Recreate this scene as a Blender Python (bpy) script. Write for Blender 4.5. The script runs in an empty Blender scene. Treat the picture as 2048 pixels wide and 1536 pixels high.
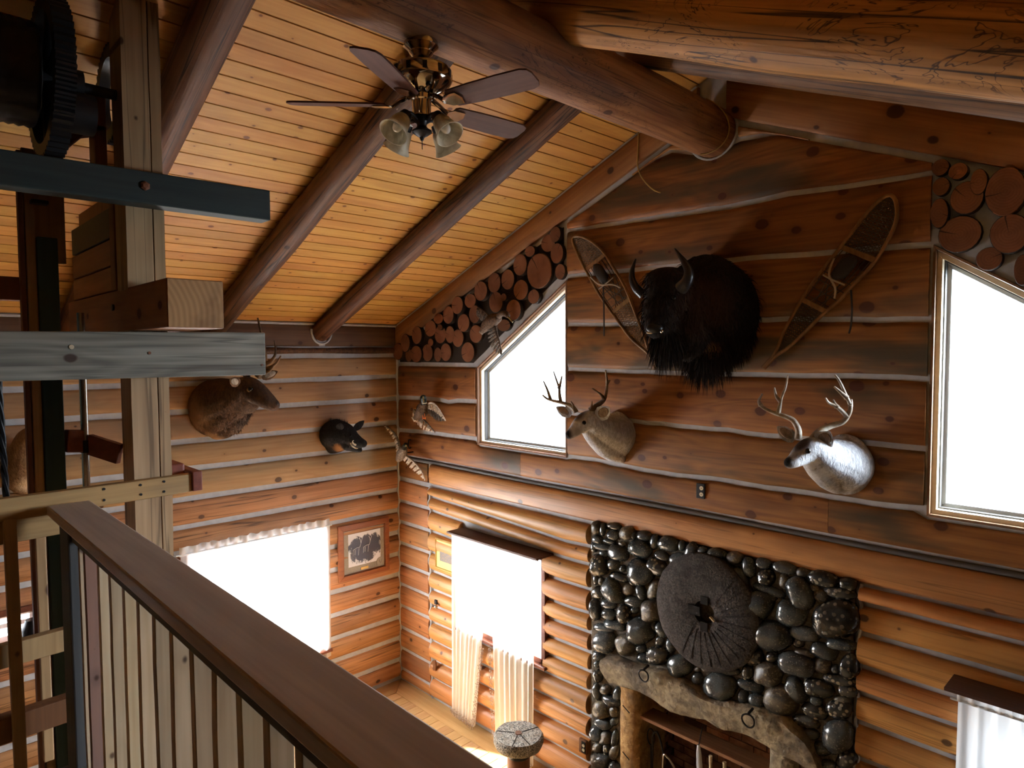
import bpy, bmesh, math, random
from mathutils import Vector, Matrix, noise as mnoise
random.seed(7)
SC = bpy.context.scene
COL = SC.collection
V = Vector
# ------------------------------------------------------------------ camera
YAW, PITCH, ROLL, FPX = 0.80321105, 0.04835505, -0.00431668, 1331.098
CAM = V((6.699, -4.558, 4.0))
_d = V((-math.sin(YAW)*math.cos(PITCH), math.cos(YAW)*math.cos(PITCH), -math.sin(PITCH)))
_r = V((math.cos(YAW), math.sin(YAW), 0)); _u = _r.cross(_d)
CR = _r*math.cos(ROLL)+_u*math.sin(ROLL); CU = CR.cross(_d); CD = _d
cam = bpy.data.cameras.new('camera'); cam.sensor_width = 36; cam.lens = FPX*36/2048
cam.clip_start = 0.02
camo = bpy.data.objects.new('camera', cam); COL.objects.link(camo)
camo.matrix_world = Matrix(((CR.x, CU.x, -CD.x, CAM.x), (CR.y, CU.y, -CD.y, CAM.y), (CR.z, CU.z, -CD.z, CAM.z), (0, 0, 0, 1)))
SC.camera = camo
# ------------------------------------------------------------------ exposure, world, sun, daylight
vs = SC.view_settings
vs.view_transform = 'Standard'; vs.look = 'None'; vs.gamma = 1; vs.use_curve_mapping = False
vs.exposure = 0.42
cy_ = SC.cycles; cy_.max_bounces = 5; cy_.diffuse_bounces = 4; cy_.glossy_bounces = 2; cy_.use_adaptive_sampling = True; cy_.adaptive_threshold = .08; cy_.adaptive_min_samples = 16; cy_.transmission_bounces = 4; cy_.transparent_max_bounces = 10; cy_.caustics_reflective = False; cy_.caustics_refractive = False; cy_.sample_clamp_indirect = 8.0
W = bpy.data.worlds.new('world'); SC.world = W; W.use_nodes = True
_bg = W.node_tree.nodes['Background']
_bg.inputs[0].default_value = (0.80, 0.90, 1.0, 1); _bg.inputs[1].default_value = 5.0
def sun(direction, strength, col, angle):
    l = bpy.data.lights.new('sun', 'SUN'); l.energy = strength; l.color = col; l.angle = angle
    o = bpy.data.objects.new('sun', l); COL.objects.link(o)
    o.rotation_euler = V(direction).to_track_quat('-Z', 'Y').to_euler(); return o
sun((0.74, 0.33, -0.60), 120.0, (1.0, 0.95, 0.88), 0.02)
def daylight(name, loc, direction, sx, sz, watts, col, spread=180):
    l = bpy.data.lights.new(name, 'AREA'); l.shape = 'RECTANGLE'; l.size = sx; l.size_y = sz
    l.energy = watts; l.color = col; l.spread = math.radians(spread)
    o = bpy.data.objects.new(name, l); COL.objects.link(o); o.location = loc
    o.rotation_euler = V(direction).to_track_quat('-Z', 'Z').to_euler(); return o
SKY = (0.74, 0.87, 1.0)
daylight('daylight_gable_window', (2.08, 0.75, 4.35), (0, -1, -.9), 1.7, 1.6, 120, SKY, 95)
daylight('daylight_gable_window', (6.4, 0.75, 4.3), (-.66, -.62, -.42), 1.7, 1.6, 340, SKY, 95)
daylight('daylight_front_window', (1.8, 0.42, 1.55), (0, -1, 0), 1.5, 1.2, 220, (0.95, 0.98, 1.0))
daylight('daylight_front_window', (6.4, 0.42, 1.55), (0, -1, 0), 1.5, 1.2, 14, SKY)
daylight('daylight_side_window', (-0.42, -1.72, 1.4), (1, 0, 0), 1.9, 1.8, 450, (0.90, 0.95, 1.0))
daylight('daylight_side_window', (-0.42, -4.1, 1.8), (1, 0, 0), 1.2, 0.9, 30, SKY)


# ------------------------------------------------------------------ pixel helpers (photograph 2048 x 1536 -> a point on a real plane)
def ray(px, py): return CD + CR*((px-1024)/FPX) - CU*((py-768)/FPX)
def onp(px, py, ax, val):
    v = ray(px, py); t = (val-CAM[ax])/v[ax]; return CAM+v*t
def GP(px, py, d=0.0): return onp(px, py, 1, -d)        # d metres in front of the gable wall
def LP(px, py, d=0.0): return onp(px, py, 0, d)         # d metres in front of the left wall
def XP(px, py, x): return onp(px, py, 0, x)
# ------------------------------------------------------------------ mesh helpers
WL = {}
class MB:
    def __init__(s): s.v = []; s.f = []
    def add(s, vs_, fs):
        o = len(s.v); s.v += [V(p) for p in vs_]; s.f += [tuple(i+o for i in f) for f in fs]; return s
    def box(s, c, size, rot=None):
        c = V(c); h = V(size)/2; vv = []
        for dx in (-1, 1):
            for dy in (-1, 1):
                for dz in (-1, 1):
                    p = V((dx*h.x, dy*h.y, dz*h.z))
                    if rot is not None: p = rot @ p
                    vv.append(c+p)
        return s.add(vv, [(0, 1, 3, 2), (4, 6, 7, 5), (0, 4, 5, 1), (2, 3, 7, 6), (0, 2, 6, 4), (1, 5, 7, 3)])
    def span(s, a, b):
        a = V(a); b = V(b); return s.box((a+b)/2, (abs(b.x-a.x), abs(b.y-a.y), abs(b.z-a.z)))
    def bar(s, p0, p1, w, h, up=(0, 0, 1)):
        p0 = V(p0); p1 = V(p1); x = (p1-p0); L = x.length; x.normalize()
        y = V(up).cross(x)
        if y.length < 1e-5: y = V((0, 1, 0)).cross(x)
        y.normalize(); z = x.cross(y)
        R = Matrix((x, y, z)).transposed()
        return s.box((p0+p1)/2, (L, w, h), R)
    def tube(s, pts, rads, n=8, cap=True, flat=1.0, ref=None):
        pts = [V(p) for p in pts]
        if not hasattr(rads, '__len__'): rads = [rads]*len(pts)
        rings = []; prev = None
        for i, p in enumerate(pts):
            t = (pts[min(i+1, len(pts)-1)]-pts[max(i-1, 0)])
            if t.length < 1e-9: t = V((0, 0, 1))
            t.normalize()
            if prev is None:
                a = V(ref) if ref is not None else (V((0, 0, 1)) if abs(t.z) < .9 else V((1, 0, 0)))
            else: a = prev
            u = (a-t*a.dot(t)); u.normalize(); prev = u; w = t.cross(u)
            rings.append([p+(u*math.cos(2*math.pi*k/n)+w*flat*math.sin(2*math.pi*k/n))*rads[i] for k in range(n)])
        return s.loft(rings, cap)
    def loft(s, rings, cap=True, closed=True):
        n = len(rings[0]); vv = [p for r in rings for p in r]; fs = []
        for i in range(len(rings)-1):
            for k in range(n if closed else n-1):
                a = i*n+k; b = i*n+(k+1) % n
                fs.append((a, b, b+n, a+n))
        if cap and closed:
            fs.append(tuple(reversed(range(n)))); fs.append(tuple(range((len(rings)-1)*n, len(rings)*n)))
        return s.add(vv, fs)
    def lathe(s, prof, n=24, o=(0, 0, 0), R=None):
        rings = []
        for r, z in prof:
            ring = []
            for k in range(n):
                p = V((r*math.cos(2*math.pi*k/n), r*math.sin(2*math.pi*k/n), z))
                if R is not None: p = R @ p
                ring.append(V(o)+p)
            rings.append(ring)
        return s.loft(rings, True)
    def ell(s, c, e1, e2, e3, nu=14, nv=8, lump=0.0, seed=0.0, power=1.0):
        c = V(c); e1 = V(e1); e2 = V(e2); e3 = V(e3); vv = []; fs = []
        vv.append(c+e3*1.0)
        for j in range(1, nv):
            th = math.pi*j/nv
            for i in range(nu):
                ph = 2*math.pi*i/nu
                q = V((math.sin(th)*math.cos(ph), math.sin(th)*math.sin(ph), math.cos(th)))
                if power != 1.0:
                    q = V([math.copysign(abs(t)**power, t) for t in q])
                k = 1.0
                if lump: k += lump*mnoise.noise(q*1.3+V((seed, seed*1.7, -seed)))
                vv.append(c+(e1*q.x+e2*q.y+e3*q.z)*k)
        vv.append(c-e3*1.0); last = len(vv)-1
        for i in range(nu): fs.append((0, 1+i, 1+(i+1) % nu))
        for j in range(nv-2):
            for i in range(nu):
                a = 1+j*nu+i; b = 1+j*nu+(i+1) % nu; fs.append((a, a+nu, b+nu, b))
        o = 1+(nv-2)*nu
        for i in range(nu): fs.append((last, o+(i+1) % nu, o+i))
        return s.add(vv, fs)
    def ball(s, c, r, nu=12, nv=8):
        return s.ell(c, (r, 0, 0), (0, r, 0), (0, 0, r), nu, nv)
    def prism(s, poly, y0, y1, plane='xz'):
        def P(a, b, c):
            return V((a, c, b)) if plane == 'xz' else (V((c, a, b)) if plane == 'yz' else V((a, b, c)))
        n = len(poly); vv = [P(a, b, y0) for a, b in poly]+[P(a, b, y1) for a, b in poly]
        fs = [tuple(range(n)), tuple(reversed(range(n, 2*n)))]+[(i, i+n, (i+1) % n+n, (i+1) % n) for i in range(n)]
        return s.add(vv, fs)
    def build(s, name, mat, parent=None, origin=None, smooth=None, bevel=0, recalc=True, rot=None):
        if origin is None:
            mn = V([min(p[i] for p in s.v) for i in range(3)]); mx = V([max(p[i] for p in s.v) for i in range(3)])
            origin = (mn+mx)/2
        origin = V(origin)
        m = bpy.data.meshes.new(name)
        if rot is not None:
            ri = rot.to_3x3().inverted(); vv = [ri @ (p-origin) for p in s.v]
        else: vv = [p-origin for p in s.v]
        m.from_pydata(vv, [], s.f)
        if recalc:
            bm = bmesh.new(); bm.from_mesh(m); bmesh.ops.recalc_face_normals(bm, faces=bm.faces); bm.to_mesh(m); bm.free()
        m.materials.append(mat)
        if smooth is not None:
            m.shade_smooth()
            if smooth < 179: m.set_sharp_from_angle(angle=math.radians(smooth))
        o = bpy.data.objects.new(name, m); COL.objects.link(o)
        place(o, origin, parent, rot)
        if bevel:
            b = o.modifiers.new('bevel', 'BEVEL'); b.width = bevel; b.segments = 2; b.limit_method = 'ANGLE'; b.angle_limit = math.radians(40)
        return o
def place(o, origin, parent=None, rot=None):
    WL[o.name] = V(origin)
    if rot is not None: o.rotation_euler = rot.to_euler()
    if parent is not None:
        o.parent = parent; o.location = V(origin)-WL[parent.name]
    else: o.location = origin
def share(src, name, origin, parent=None, rot=None, scale=None):
    o = bpy.data.objects.new(name, src.data); COL.objects.link(o); place(o, origin, parent, rot)
    if scale: o.scale = scale
    return o
def thing(name, label, cat, loc=(0, 0, 0), group=None):
    o = bpy.data.objects.new(name, None); COL.objects.link(o); o.location = loc; o.empty_display_size = .1
    WL[o.name] = V(loc); tag(o, label, cat, group); return o
def tag(o, label, cat, group=None):
    o['label'] = label; o['category'] = cat
    if group: o['group'] = group
    return o
def struct(o): o['kind'] = 'structure'; return o
def fuse(o, voxel, smooth_it=6, fac=.5):
    r = o.modifiers.new('fuse', 'REMESH'); r.mode = 'VOXEL'; r.voxel_size = voxel; r.use_smooth_shade = True
    if smooth_it:
        q = o.modifiers.new('soften', 'SMOOTH'); q.iterations = smooth_it; q.factor = fac
    return o
def lerp(a, b, t): return a+(b-a)*t
def interp(x, pts):
    if x <= pts[0][0]: return pts[0][1]
    for (a, b), (c, d) in zip(pts, pts[1:]):
        if x <= c: return b+(d-b)*(x-a)/(c-a) if c > a else d
    return pts[-1][1]
def smoothpts(pts, k=4):
    """Catmull-Rom through points"""
    P = [V(p) for p in pts]; out = []
    for i in range(len(P)-1):
        p0 = P[max(i-1, 0)]; p1 = P[i]; p2 = P[i+1]; p3 = P[min(i+2, len(P)-1)]
        for j in range(k):
            t = j/k
            out.append(.5*((2*p1)+(p2-p0)*t+(2*p0-5*p1+4*p2-p3)*t*t+(3*p1-p0-3*p2+p3)*t**3))
    out.append(P[-1]); return out
def lin(c):
    out = []
    for v in c[:3]:
        v /= 255.0; out.append(v/12.92 if v <= .04045 else ((v+.055)/1.055)**2.4)
    return (*out, 1.0)
# ------------------------------------------------------------------ materials
class NT:
    def __init__(s, name):
        s.m = bpy.data.materials.new(name); s.m.use_nodes = True; s.t = s.m.node_tree; s.t.nodes.clear()
        s.out = s.t.nodes.new('ShaderNodeOutputMaterial')
    def n(s, ty, **kw):
        x = s.t.nodes.new('ShaderNode'+ty)
        for k, v in kw.items(): setattr(x, k, v)
        return x
    def set(s, sock, val):
        if isinstance(val, bpy.types.NodeSocket): s.t.links.new(val, sock)
        elif val is not None:
            try: sock.default_value = val
            except Exception: sock.default_value = (val, val, val)
    def math(s, op, a, b=None, clamp=False):
        x = s.n('Math', operation=op); x.use_clamp = clamp; s.set(x.inputs[0], a)
        if b is not None: s.set(x.inputs[1], b)
        return x.outputs[0]
    def vm(s, op, a, b):
        x = s.n('VectorMath', operation=op); s.set(x.inputs[0], a); s.set(x.inputs[1], b); return x.outputs[0]
    def mix(s, f, a, b, blend='MIX'):
        x = s.n('Mix', data_type='RGBA', blend_type=blend); s.set(x.inputs[0], f); s.set(x.inputs[6], a); s.set(x.inputs[7], b); return x.outputs[2]
    def noise(s, vec, scale, detail=3, rough=.55, dist=0.0):
        x = s.n('TexNoise'); s.set(x.inputs['Vector'], vec); x.inputs['Scale'].default_value = scale; x.inputs['Detail'].default_value = detail
        x.inputs['Roughness'].default_value = rough; x.inputs['Distortion'].default_value = dist; return x.outputs[0]
    def voro(s, vec, scale, feature='F1', rnd=1.0):
        x = s.n('TexVoronoi', feature=feature); s.set(x.inputs['Vector'], vec); x.inputs['Scale'].default_value = scale; x.inputs['Randomness'].default_value = rnd; return x
    def rng(s, v, a, b, c=0.0, d=1.0, smooth=True):
        x = s.n('MapRange', interpolation_type='SMOOTHSTEP' if smooth else 'LINEAR'); s.set(x.inputs[0], v)
        x.inputs[1].default_value = a; x.inputs[2].default_value = b; x.inputs[3].default_value = c; x.inputs[4].default_value = d; return x.outputs[0]
    def coords(s, rnd=True):
        v = s.n('TexCoord').outputs['Object']
        if rnd:
            r = s.n('ObjectInfo').outputs['Random']; c = s.n('CombineXYZ')
            for i, k in enumerate((37.1, 91.7, 53.3)): s.set(c.inputs[i], s.math('MULTIPLY', r, k))
            v = s.vm('ADD', v, c.outputs[0])
        return v
    def principled(s, col, rough=.6, metal=0.0, spec=.5, bump=None, bstr=.3, bdist=.01, sheen=0):
        p = s.n('BsdfPrincipled'); s.set(p.inputs['Base Color'], col); s.set(p.inputs['Roughness'], rough)
        p.inputs['Metallic'].default_value = metal; p.inputs['Specular IOR Level'].default_value = spec
        if sheen: p.inputs['Sheen Weight'].default_value = sheen
        if bump is not None:
            b = s.n('Bump'); b.inputs['Strength'].default_value = bstr; b.inputs['Distance'].default_value = bdist
            s.set(b.inputs['Height'], bump); s.t.links.new(b.outputs[0], p.inputs['Normal'])
        s.t.links.new(p.outputs[0], s.out.inputs[0]); return s.m
AX = {'X': 0, 'Y': 1, 'Z': 2}
def wood(name, light, dark, stain=None, axis='X', knot=.35, rough=.6, tint=.22, streak=.55, stainamt=.5, scale=1.0, knotc=(58, 30, 18), bump=.25, spec=.35, checks=0.0, contour=.5, across=None, tracks=0.0, ksize=.115, kscale=4.2):
    t = NT(name); co = t.coords()
    across = across or {'X': 'Z', 'Y': 'Z', 'Z': 'Y'}[axis]
    def stretched(k, s=1.0):
        m = [s, s, s]; m[AX[axis]] = k*s; return t.vm('MULTIPLY', co, tuple(m))
    fine = t.noise(stretched(.035), 34*scale, 2, .6, .2)
    low = t.noise(stretched(.16), 3.2*scale, 2, .5, .5)
    cont = t.math('PINGPONG', t.math('MULTIPLY', low, 13.0), .5)
    g = t.math('ADD', t.math('MULTIPLY', t.rng(fine, .3, .7), streak), t.math('MULTIPLY', t.math('MULTIPLY', cont, 2.0), contour*.45), clamp=True)
    col = t.mix(g, lin(light), lin(dark))
    if stain is not None:
        sn = t.noise(stretched(.22), 2.6*scale, 3, .6, .3)
        col = t.mix(t.math('MULTIPLY', t.rng(sn, .5, .68), stainamt), col, lin(stain))
    if checks:
        ck = t.noise(stretched(.02), 15*scale, 2, .5, .15)
        ckm = t.math('MULTIPLY', t.math('SUBTRACT', 1.0, t.rng(t.math('ABSOLUTE', t.math('SUBTRACT', ck, .5)), .0, .022)), checks)
        col = t.mix(ckm, col, lin((34, 18, 10)))
    if tracks:
        sw = t.noise(stretched(.4), 5.5*scale, 4, .65, .8)
        ln = t.math('SUBTRACT', 1.0, t.rng(t.math('PINGPONG', t.math('MULTIPLY', sw, 9.0), .5), .0, .09))
        blot = t.rng(t.noise(stretched(.5), 3.1*scale, 2, .5), .45, .6)
        col = t.mix(t.math('MULTIPLY', t.math('MULTIPLY', ln, blot), tracks), col, lin((52, 30, 20)))
    km = None
    if knot:
        sx = t.n('SeparateXYZ'); t.t.links.new(co, sx.inputs[0]); cx = t.n('CombineXYZ')
        t.set(cx.inputs[0], t.math('MULTIPLY', sx.outputs[AX[axis]], .75)); t.set(cx.inputs[1], sx.outputs[AX[across]])
        vo = t.voro(cx.outputs[0], kscale*scale); vo.voronoi_dimensions = '2D'
        sep = t.n('SeparateColor'); t.t.links.new(vo.outputs['Color'], sep.inputs[0])
        rad = t.math('MULTIPLY', t.rng(sep.outputs[0], 1-knot, 1.0, 0, 1, False), ksize)
        wob = t.math('ADD', vo.outputs['Distance'], t.math('MULTIPLY', t.math('SUBTRACT', fine, .5), .05))
        rel = t.math('SUBTRACT', rad, wob)
        km = t.rng(rel, -.012, .03)
        halo = t.math('MULTIPLY', t.rng(rel, -.14, .0), t.math('MULTIPLY', t.rng(rad, .0, .03), .35))
        col = t.mix(halo, col, lin(dark)); col = t.mix(t.math('MULTIPLY', km, .85), col, lin(knotc))
    r = t.n('ObjectInfo').outputs['Random']
    hs = t.n('HueSaturation'); t.set(hs.inputs['Color'], col)
    t.set(hs.inputs['Value'], t.rng(r, 0, 1, 1-tint, 1+tint*.6, False)); t.set(hs.inputs['Hue'], t.rng(t.math('FRACT', t.math('MULTIPLY', r, 7.3)), 0, 1, .493, .507, False))
    return t.principled(hs.outputs[0], rough, 0, spec, fine if bump > .3 else None, bump, .006)
def speck(name, c1, c2, scale=60, lo=.45, hi=.6, rough=.8, bump=.4, c3=None, spec=.4, rnd=True, tint=.0, bdist=.01, detail=4):
    t = NT(name); co = t.coords(rnd); a = t.noise(co, scale, detail, .6)
    col = t.mix(t.rng(a, lo, hi), lin(c1), lin(c2))
    if c3 is not None:
        b = t.noise(co, scale*.16, 4, .6, .4); col = t.mix(t.math('MULTIPLY', t.rng(b, .48, .62), .7), col, lin(c3))
    if tint:
        r = t.n('ObjectInfo').outputs['Random']; hs = t.n('HueSaturation'); t.set(hs.inputs['Color'], col); t.set(hs.inputs['Value'], t.rng(r, 0, 1, 1-tint, 1+tint, False)); col = hs.outputs[0]
    return t.principled(col, rough, 0, spec, a, bump, bdist)
def plain(name, c, rough=.6, metal=0.0, spec=.5):
    t = NT(name); return t.principled(lin(c), rough, metal, spec)
M = {}
# upper hewn logs (run along X on the gable, along Y on the left wall)
M['hewn_x'] = wood('hewn_log_gable', (166, 110, 56), (116, 72, 35), (72, 64, 46), 'X', .8, .55, .12, .55, .9, knotc=(80, 38, 22), contour=.8, ksize=.17, kscale=4.4)
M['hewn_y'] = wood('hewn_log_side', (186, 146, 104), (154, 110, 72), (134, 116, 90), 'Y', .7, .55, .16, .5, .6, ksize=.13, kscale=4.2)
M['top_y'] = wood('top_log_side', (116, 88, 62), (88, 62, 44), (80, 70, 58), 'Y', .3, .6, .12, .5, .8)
M['low_y'] = wood('lower_log_side', (188, 134, 90), (150, 100, 64), (118, 84, 60), 'Y', .6, .55, .16, .55, .5, checks=.7)
M['round_x'] = wood('round_log', (208, 150, 88), (176, 118, 64), (140, 98, 62), 'X', .7, .45, .14, .5, .5, checks=.35, spec=.45)
M['block_x'] = wood('log_block', (190, 130, 80), (154, 98, 58), (122, 94, 66), 'X', .4, .55, .18, .5, .6, checks=.4)
M['slope'] = wood('slope_beam', (170, 118, 68), (130, 86, 48), (98, 78, 60), 'X', .6, .6, .08, .5, .7, ksize=.19, kscale=4.0)
M['ceil'] = wood('ceiling_pine', (214, 162, 84), (190, 132, 62), (176, 118, 54), 'Y', .6, .5, .12, .45, .5, scale=1.25, knotc=(112, 62, 28), bump=.12, spec=.3, across='X', ksize=.1, kscale=4.6)
M['rafter'] = wood('rafter_log', (122, 82, 52), (78, 48, 30), (60, 40, 26), 'X', .35, .6, .08, .7, .6, checks=.9, bump=.6, across='Y')
M['rafter_pale'] = wood('rafter_pale', (190, 134, 72), (138, 90, 46), (84, 56, 34), 'X', .35, .6, .05, .6, .7, checks=.9, bump=.6, across='Y', tracks=.9)
M['ridge'] = wood('ridge_log', (168, 120, 74), (126, 84, 50), (96, 66, 44), 'X', .4, .6, .0, .55, .7, checks=.5, bump=.6, contour=1.0, across='Y', tracks=.7)
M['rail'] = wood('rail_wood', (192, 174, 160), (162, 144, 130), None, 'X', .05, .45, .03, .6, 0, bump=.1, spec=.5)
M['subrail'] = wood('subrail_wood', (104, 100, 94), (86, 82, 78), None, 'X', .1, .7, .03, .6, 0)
M['bal'] = wood('baluster_wood', (204, 180, 146), (172, 144, 108), (148, 126, 102), 'Z', .25, .6, .2, .6, .4)
M['bark'] = wood('baluster_bark', (120, 96, 88), (84, 64, 60), (150, 104, 88), 'Z', .3, .8, .05, .6, .9)
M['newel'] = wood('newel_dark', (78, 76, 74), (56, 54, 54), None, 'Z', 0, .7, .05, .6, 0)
M['post'] = wood('post_fir', (184, 154, 114), (148, 118, 82), (140, 108, 74), 'Z', .35, .65, .06, .5, .4, checks=.5)
M['beam_grey'] = wood('beam_grey', (146, 141, 128), (102, 96, 86), (128, 112, 92), 'Y', .12, .75, .02, .7, .5, contour=1.0, checks=.4)
M['beam_green'] = wood('beam_green', (46, 56, 54), (30, 38, 38), (24, 28, 28), 'Y', .1, .6, .02, .5, .6)
M['post_green'] = wood('post_green', (50, 74, 74), (36, 54, 56), (28, 40, 42), 'Z', .1, .6, .02, .4, .6)
M['timber_x'] = wood('timber_x', (160, 116, 78), (124, 84, 54), (100, 68, 46), 'X', .3, .65, .05, .5, .4)
M['board_y'] = wood('board_y', (186, 146, 98), (150, 110, 70), (128, 104, 78), 'Y', .35, .65, .1, .55, .6)
M['board_z'] = wood('board_z', (180, 142, 98), (140, 104, 68), (116, 90, 66), 'Z', .3, .65, .12, .55, .6)
M['strip_z'] = wood('strip_z', (120, 74, 46), (92, 54, 34), None, 'Z', .2, .6, .1, .5, 0)
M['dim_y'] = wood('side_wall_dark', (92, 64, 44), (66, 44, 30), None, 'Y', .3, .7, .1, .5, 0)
M['dim_x'] = wood('rear_wall_dark', (92, 64, 44), (66, 44, 30), None, 'X', .3, .7, .1, .5, 0)  # unseen right and rear walls, darkened to cut fill light
M['loft_absorber'] = speck('loft_fill_absorber', (86, 70, 60), (70, 56, 48), 80, .4, .6, .95, .2)  # dark covering invented for the loft floor to cut fill light
M['redwood'] = wood('redwood_rail', (128, 70, 48), (98, 50, 34), None, 'X', .1, .5, .08, .5, 0)
M['mortar'] = speck('chinking', (194, 197, 202), (182, 185, 190), 14, .3, .7, .9, .12, rnd=False, detail=2)
M['mortar_dark'] = speck('fireplace_mortar', (112, 102, 88), (86, 76, 64), 60, .35, .65, .9, .5, rnd=False)
M['floor'] = wood('floor_pine', (214, 176, 122), (192, 148, 92), (176, 130, 76), 'Y', .2, .35, .1, .5, .4, spec=.5)
M['floor_x'] = wood('floor_pine_x', (214, 176, 122), (192, 148, 92), (176, 130, 76), 'X', .2, .35, .1, .5, .4, spec=.5)
M['dark_gap'] = plain('dark_gap', (46, 34, 26), .9)
M['ledge'] = plain('ledge_grey', (92, 90, 90), .8)
M['trim_pale'] = wood('window_trim_pale', (244, 234, 212), (230, 214, 184), None, 'X', 0, .5, .03, .4, 0)
M['trim_white'] = plain('window_sash', (232, 236, 238), .5)
M['trim_dark'] = plain('window_gasket', (58, 52, 48), .6)
M['casing'] = wood('window_casing', (150, 112, 84), (116, 84, 62), None, 'Z', .1, .6, .03, .5, 0)
def glass():
    t = NT('window_glass'); tr = t.n('BsdfTransparent'); gl = t.n('BsdfGlossy'); gl.inputs['Roughness'].default_value = .02
    mx = t.n('MixShader'); mx.inputs[0].default_value = .06
    t.t.links.new(tr.outputs[0], mx.inputs[1]); t.t.links.new(gl.outputs[0], mx.inputs[2]); t.t.links.new(mx.outputs[0], t.out.inputs[0]); return t.m
M['glass'] = glass()
def sheer(name, col, clear, thru=.5):
    t = NT(name); co = t.n('TexCoord').outputs['Object']
    tr = t.n('BsdfTransparent'); tl = t.n('BsdfTranslucent'); df = t.n('BsdfDiffuse')
    tl.inputs[0].default_value = lin(col); df.inputs[0].default_value = lin(col)
    a = t.n('MixShader'); a.inputs[0].default_value = thru; b = t.n('MixShader'); b.inputs[0].default_value = clear
    t.t.links.new(df.outputs[0], a.inputs[1]); t.t.links.new(tl.outputs[0], a.inputs[2])
    t.t.links.new(a.outputs[0], b.inputs[1]); t.t.links.new(tr.outputs[0], b.inputs[2]); t.t.links.new(b.outputs[0], t.out.inputs[0]); return t.m
M['sheer'] = sheer('curtain_sheer', (248, 247, 244), .35)
M['sheer_lace'] = sheer('curtain_lace', (250, 249, 247), .05, .25)
M['sheer_thick'] = sheer('curtain_cotton', (236, 236, 234), .03, .3)
M['lace'] = plain('lace_thread', (150, 132, 120), .9)
M['chrome'] = plain('fan_nickel', (188, 174, 156), .1, 1.0)
M['black_iron'] = plain('black_iron', (26, 26, 28), .45, .3)
M['bronze'] = plain('dark_bronze', (34, 30, 30), .4, .5)
M['blade'] = wood('fan_blade', (104, 68, 54), (80, 50, 40), None, 'X', 0, .6, .03, .5, 0, spec=.2)
def alabaster():
    t = NT('alabaster_glass'); co = t.coords(); a = t.noise(co, 14, 4, .6, 1.5)
    col = t.mix(t.rng(a, .4, .62), lin((232, 226, 208)), lin((206, 198, 176)))
    p = t.n('BsdfPrincipled'); t.set(p.inputs['Base Color'], col); p.inputs['Roughness'].default_value = .3; p.inputs['Subsurface Weight'].default_value = 0
    tl = t.n('BsdfTranslucent'); t.set(tl.inputs[0], col); mx = t.n('MixShader'); mx.inputs[0].default_value = .35
    t.t.links.new(p.outputs[0], mx.inputs[1]); t.t.links.new(tl.outputs[0], mx.inputs[2]); t.t.links.new(mx.outputs[0], t.out.inputs[0]); return t.m
M['alabaster'] = alabaster()
M['bulb'] = plain('bulb_glass', (238, 232, 220), .2)
def endgrain(name, c1, c2, freq=60, flip='XZ', crack=.85):
    t = NT(name); tc = t.n('TexCoord').outputs['Object']; s = t.n('SeparateXYZ'); t.t.links.new(tc, s.inputs[0])
    a = s.outputs[0 if flip[0] == 'X' else 1]; b = s.outputs[2]
    nz = t.noise(tc, 6, 3, .5); co = t.coords()
    rr = t.math('SQRT', t.math('ADD', t.math('MULTIPLY', a, a), t.math('MULTIPLY', b, b)))
    rr = t.math('ADD', rr, t.math('MULTIPLY', nz, .02))
    ring = t.math('PINGPONG', t.math('MULTIPLY', rr, freq), .5)
    col = t.mix(t.math('MULTIPLY', ring, .9), lin(c1), lin(c2))
    big = t.noise(co, 5, 3, .6); col = t.mix(t.math('MULTIPLY', t.rng(big, .45, .65), .4), col, lin((90, 46, 28)))
    an = t.math('ARCTAN2', a, b); r = t.n('ObjectInfo').outputs['Random']
    an = t.math('ADD', an, t.math('MULTIPLY', t.math('SUBTRACT', r, .5), 5.0))
    ck = t.math('ABSOLUTE', t.math('ADD', an, t.math('MULTIPLY', t.math('SUBTRACT', nz, .5), .5)))
    col = t.mix(t.math('MULTIPLY', t.math('SUBTRACT', 1.0, t.rng(ck, .02, .07)), crack), col, lin((40, 20, 12)))
    hs = t.n('HueSaturation'); t.set(hs.inputs['Color'], col); t.set(hs.inputs['Value'], t.rng(r, 0, 1, .78, 1.12, False))
    return t.principled(hs.outputs[0], .7, 0, .3, ring, .15, .004)
M['cord'] = endgrain('cordwood_end', (140, 92, 64), (114, 72, 50), 70)
M['cord_side'] = plain('cordwood_bark', (48, 36, 28), .9)
M['timber_end'] = endgrain('timber_end', (190, 146, 98), (130, 90, 54), 44, 'YZ', 0.0)
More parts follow.
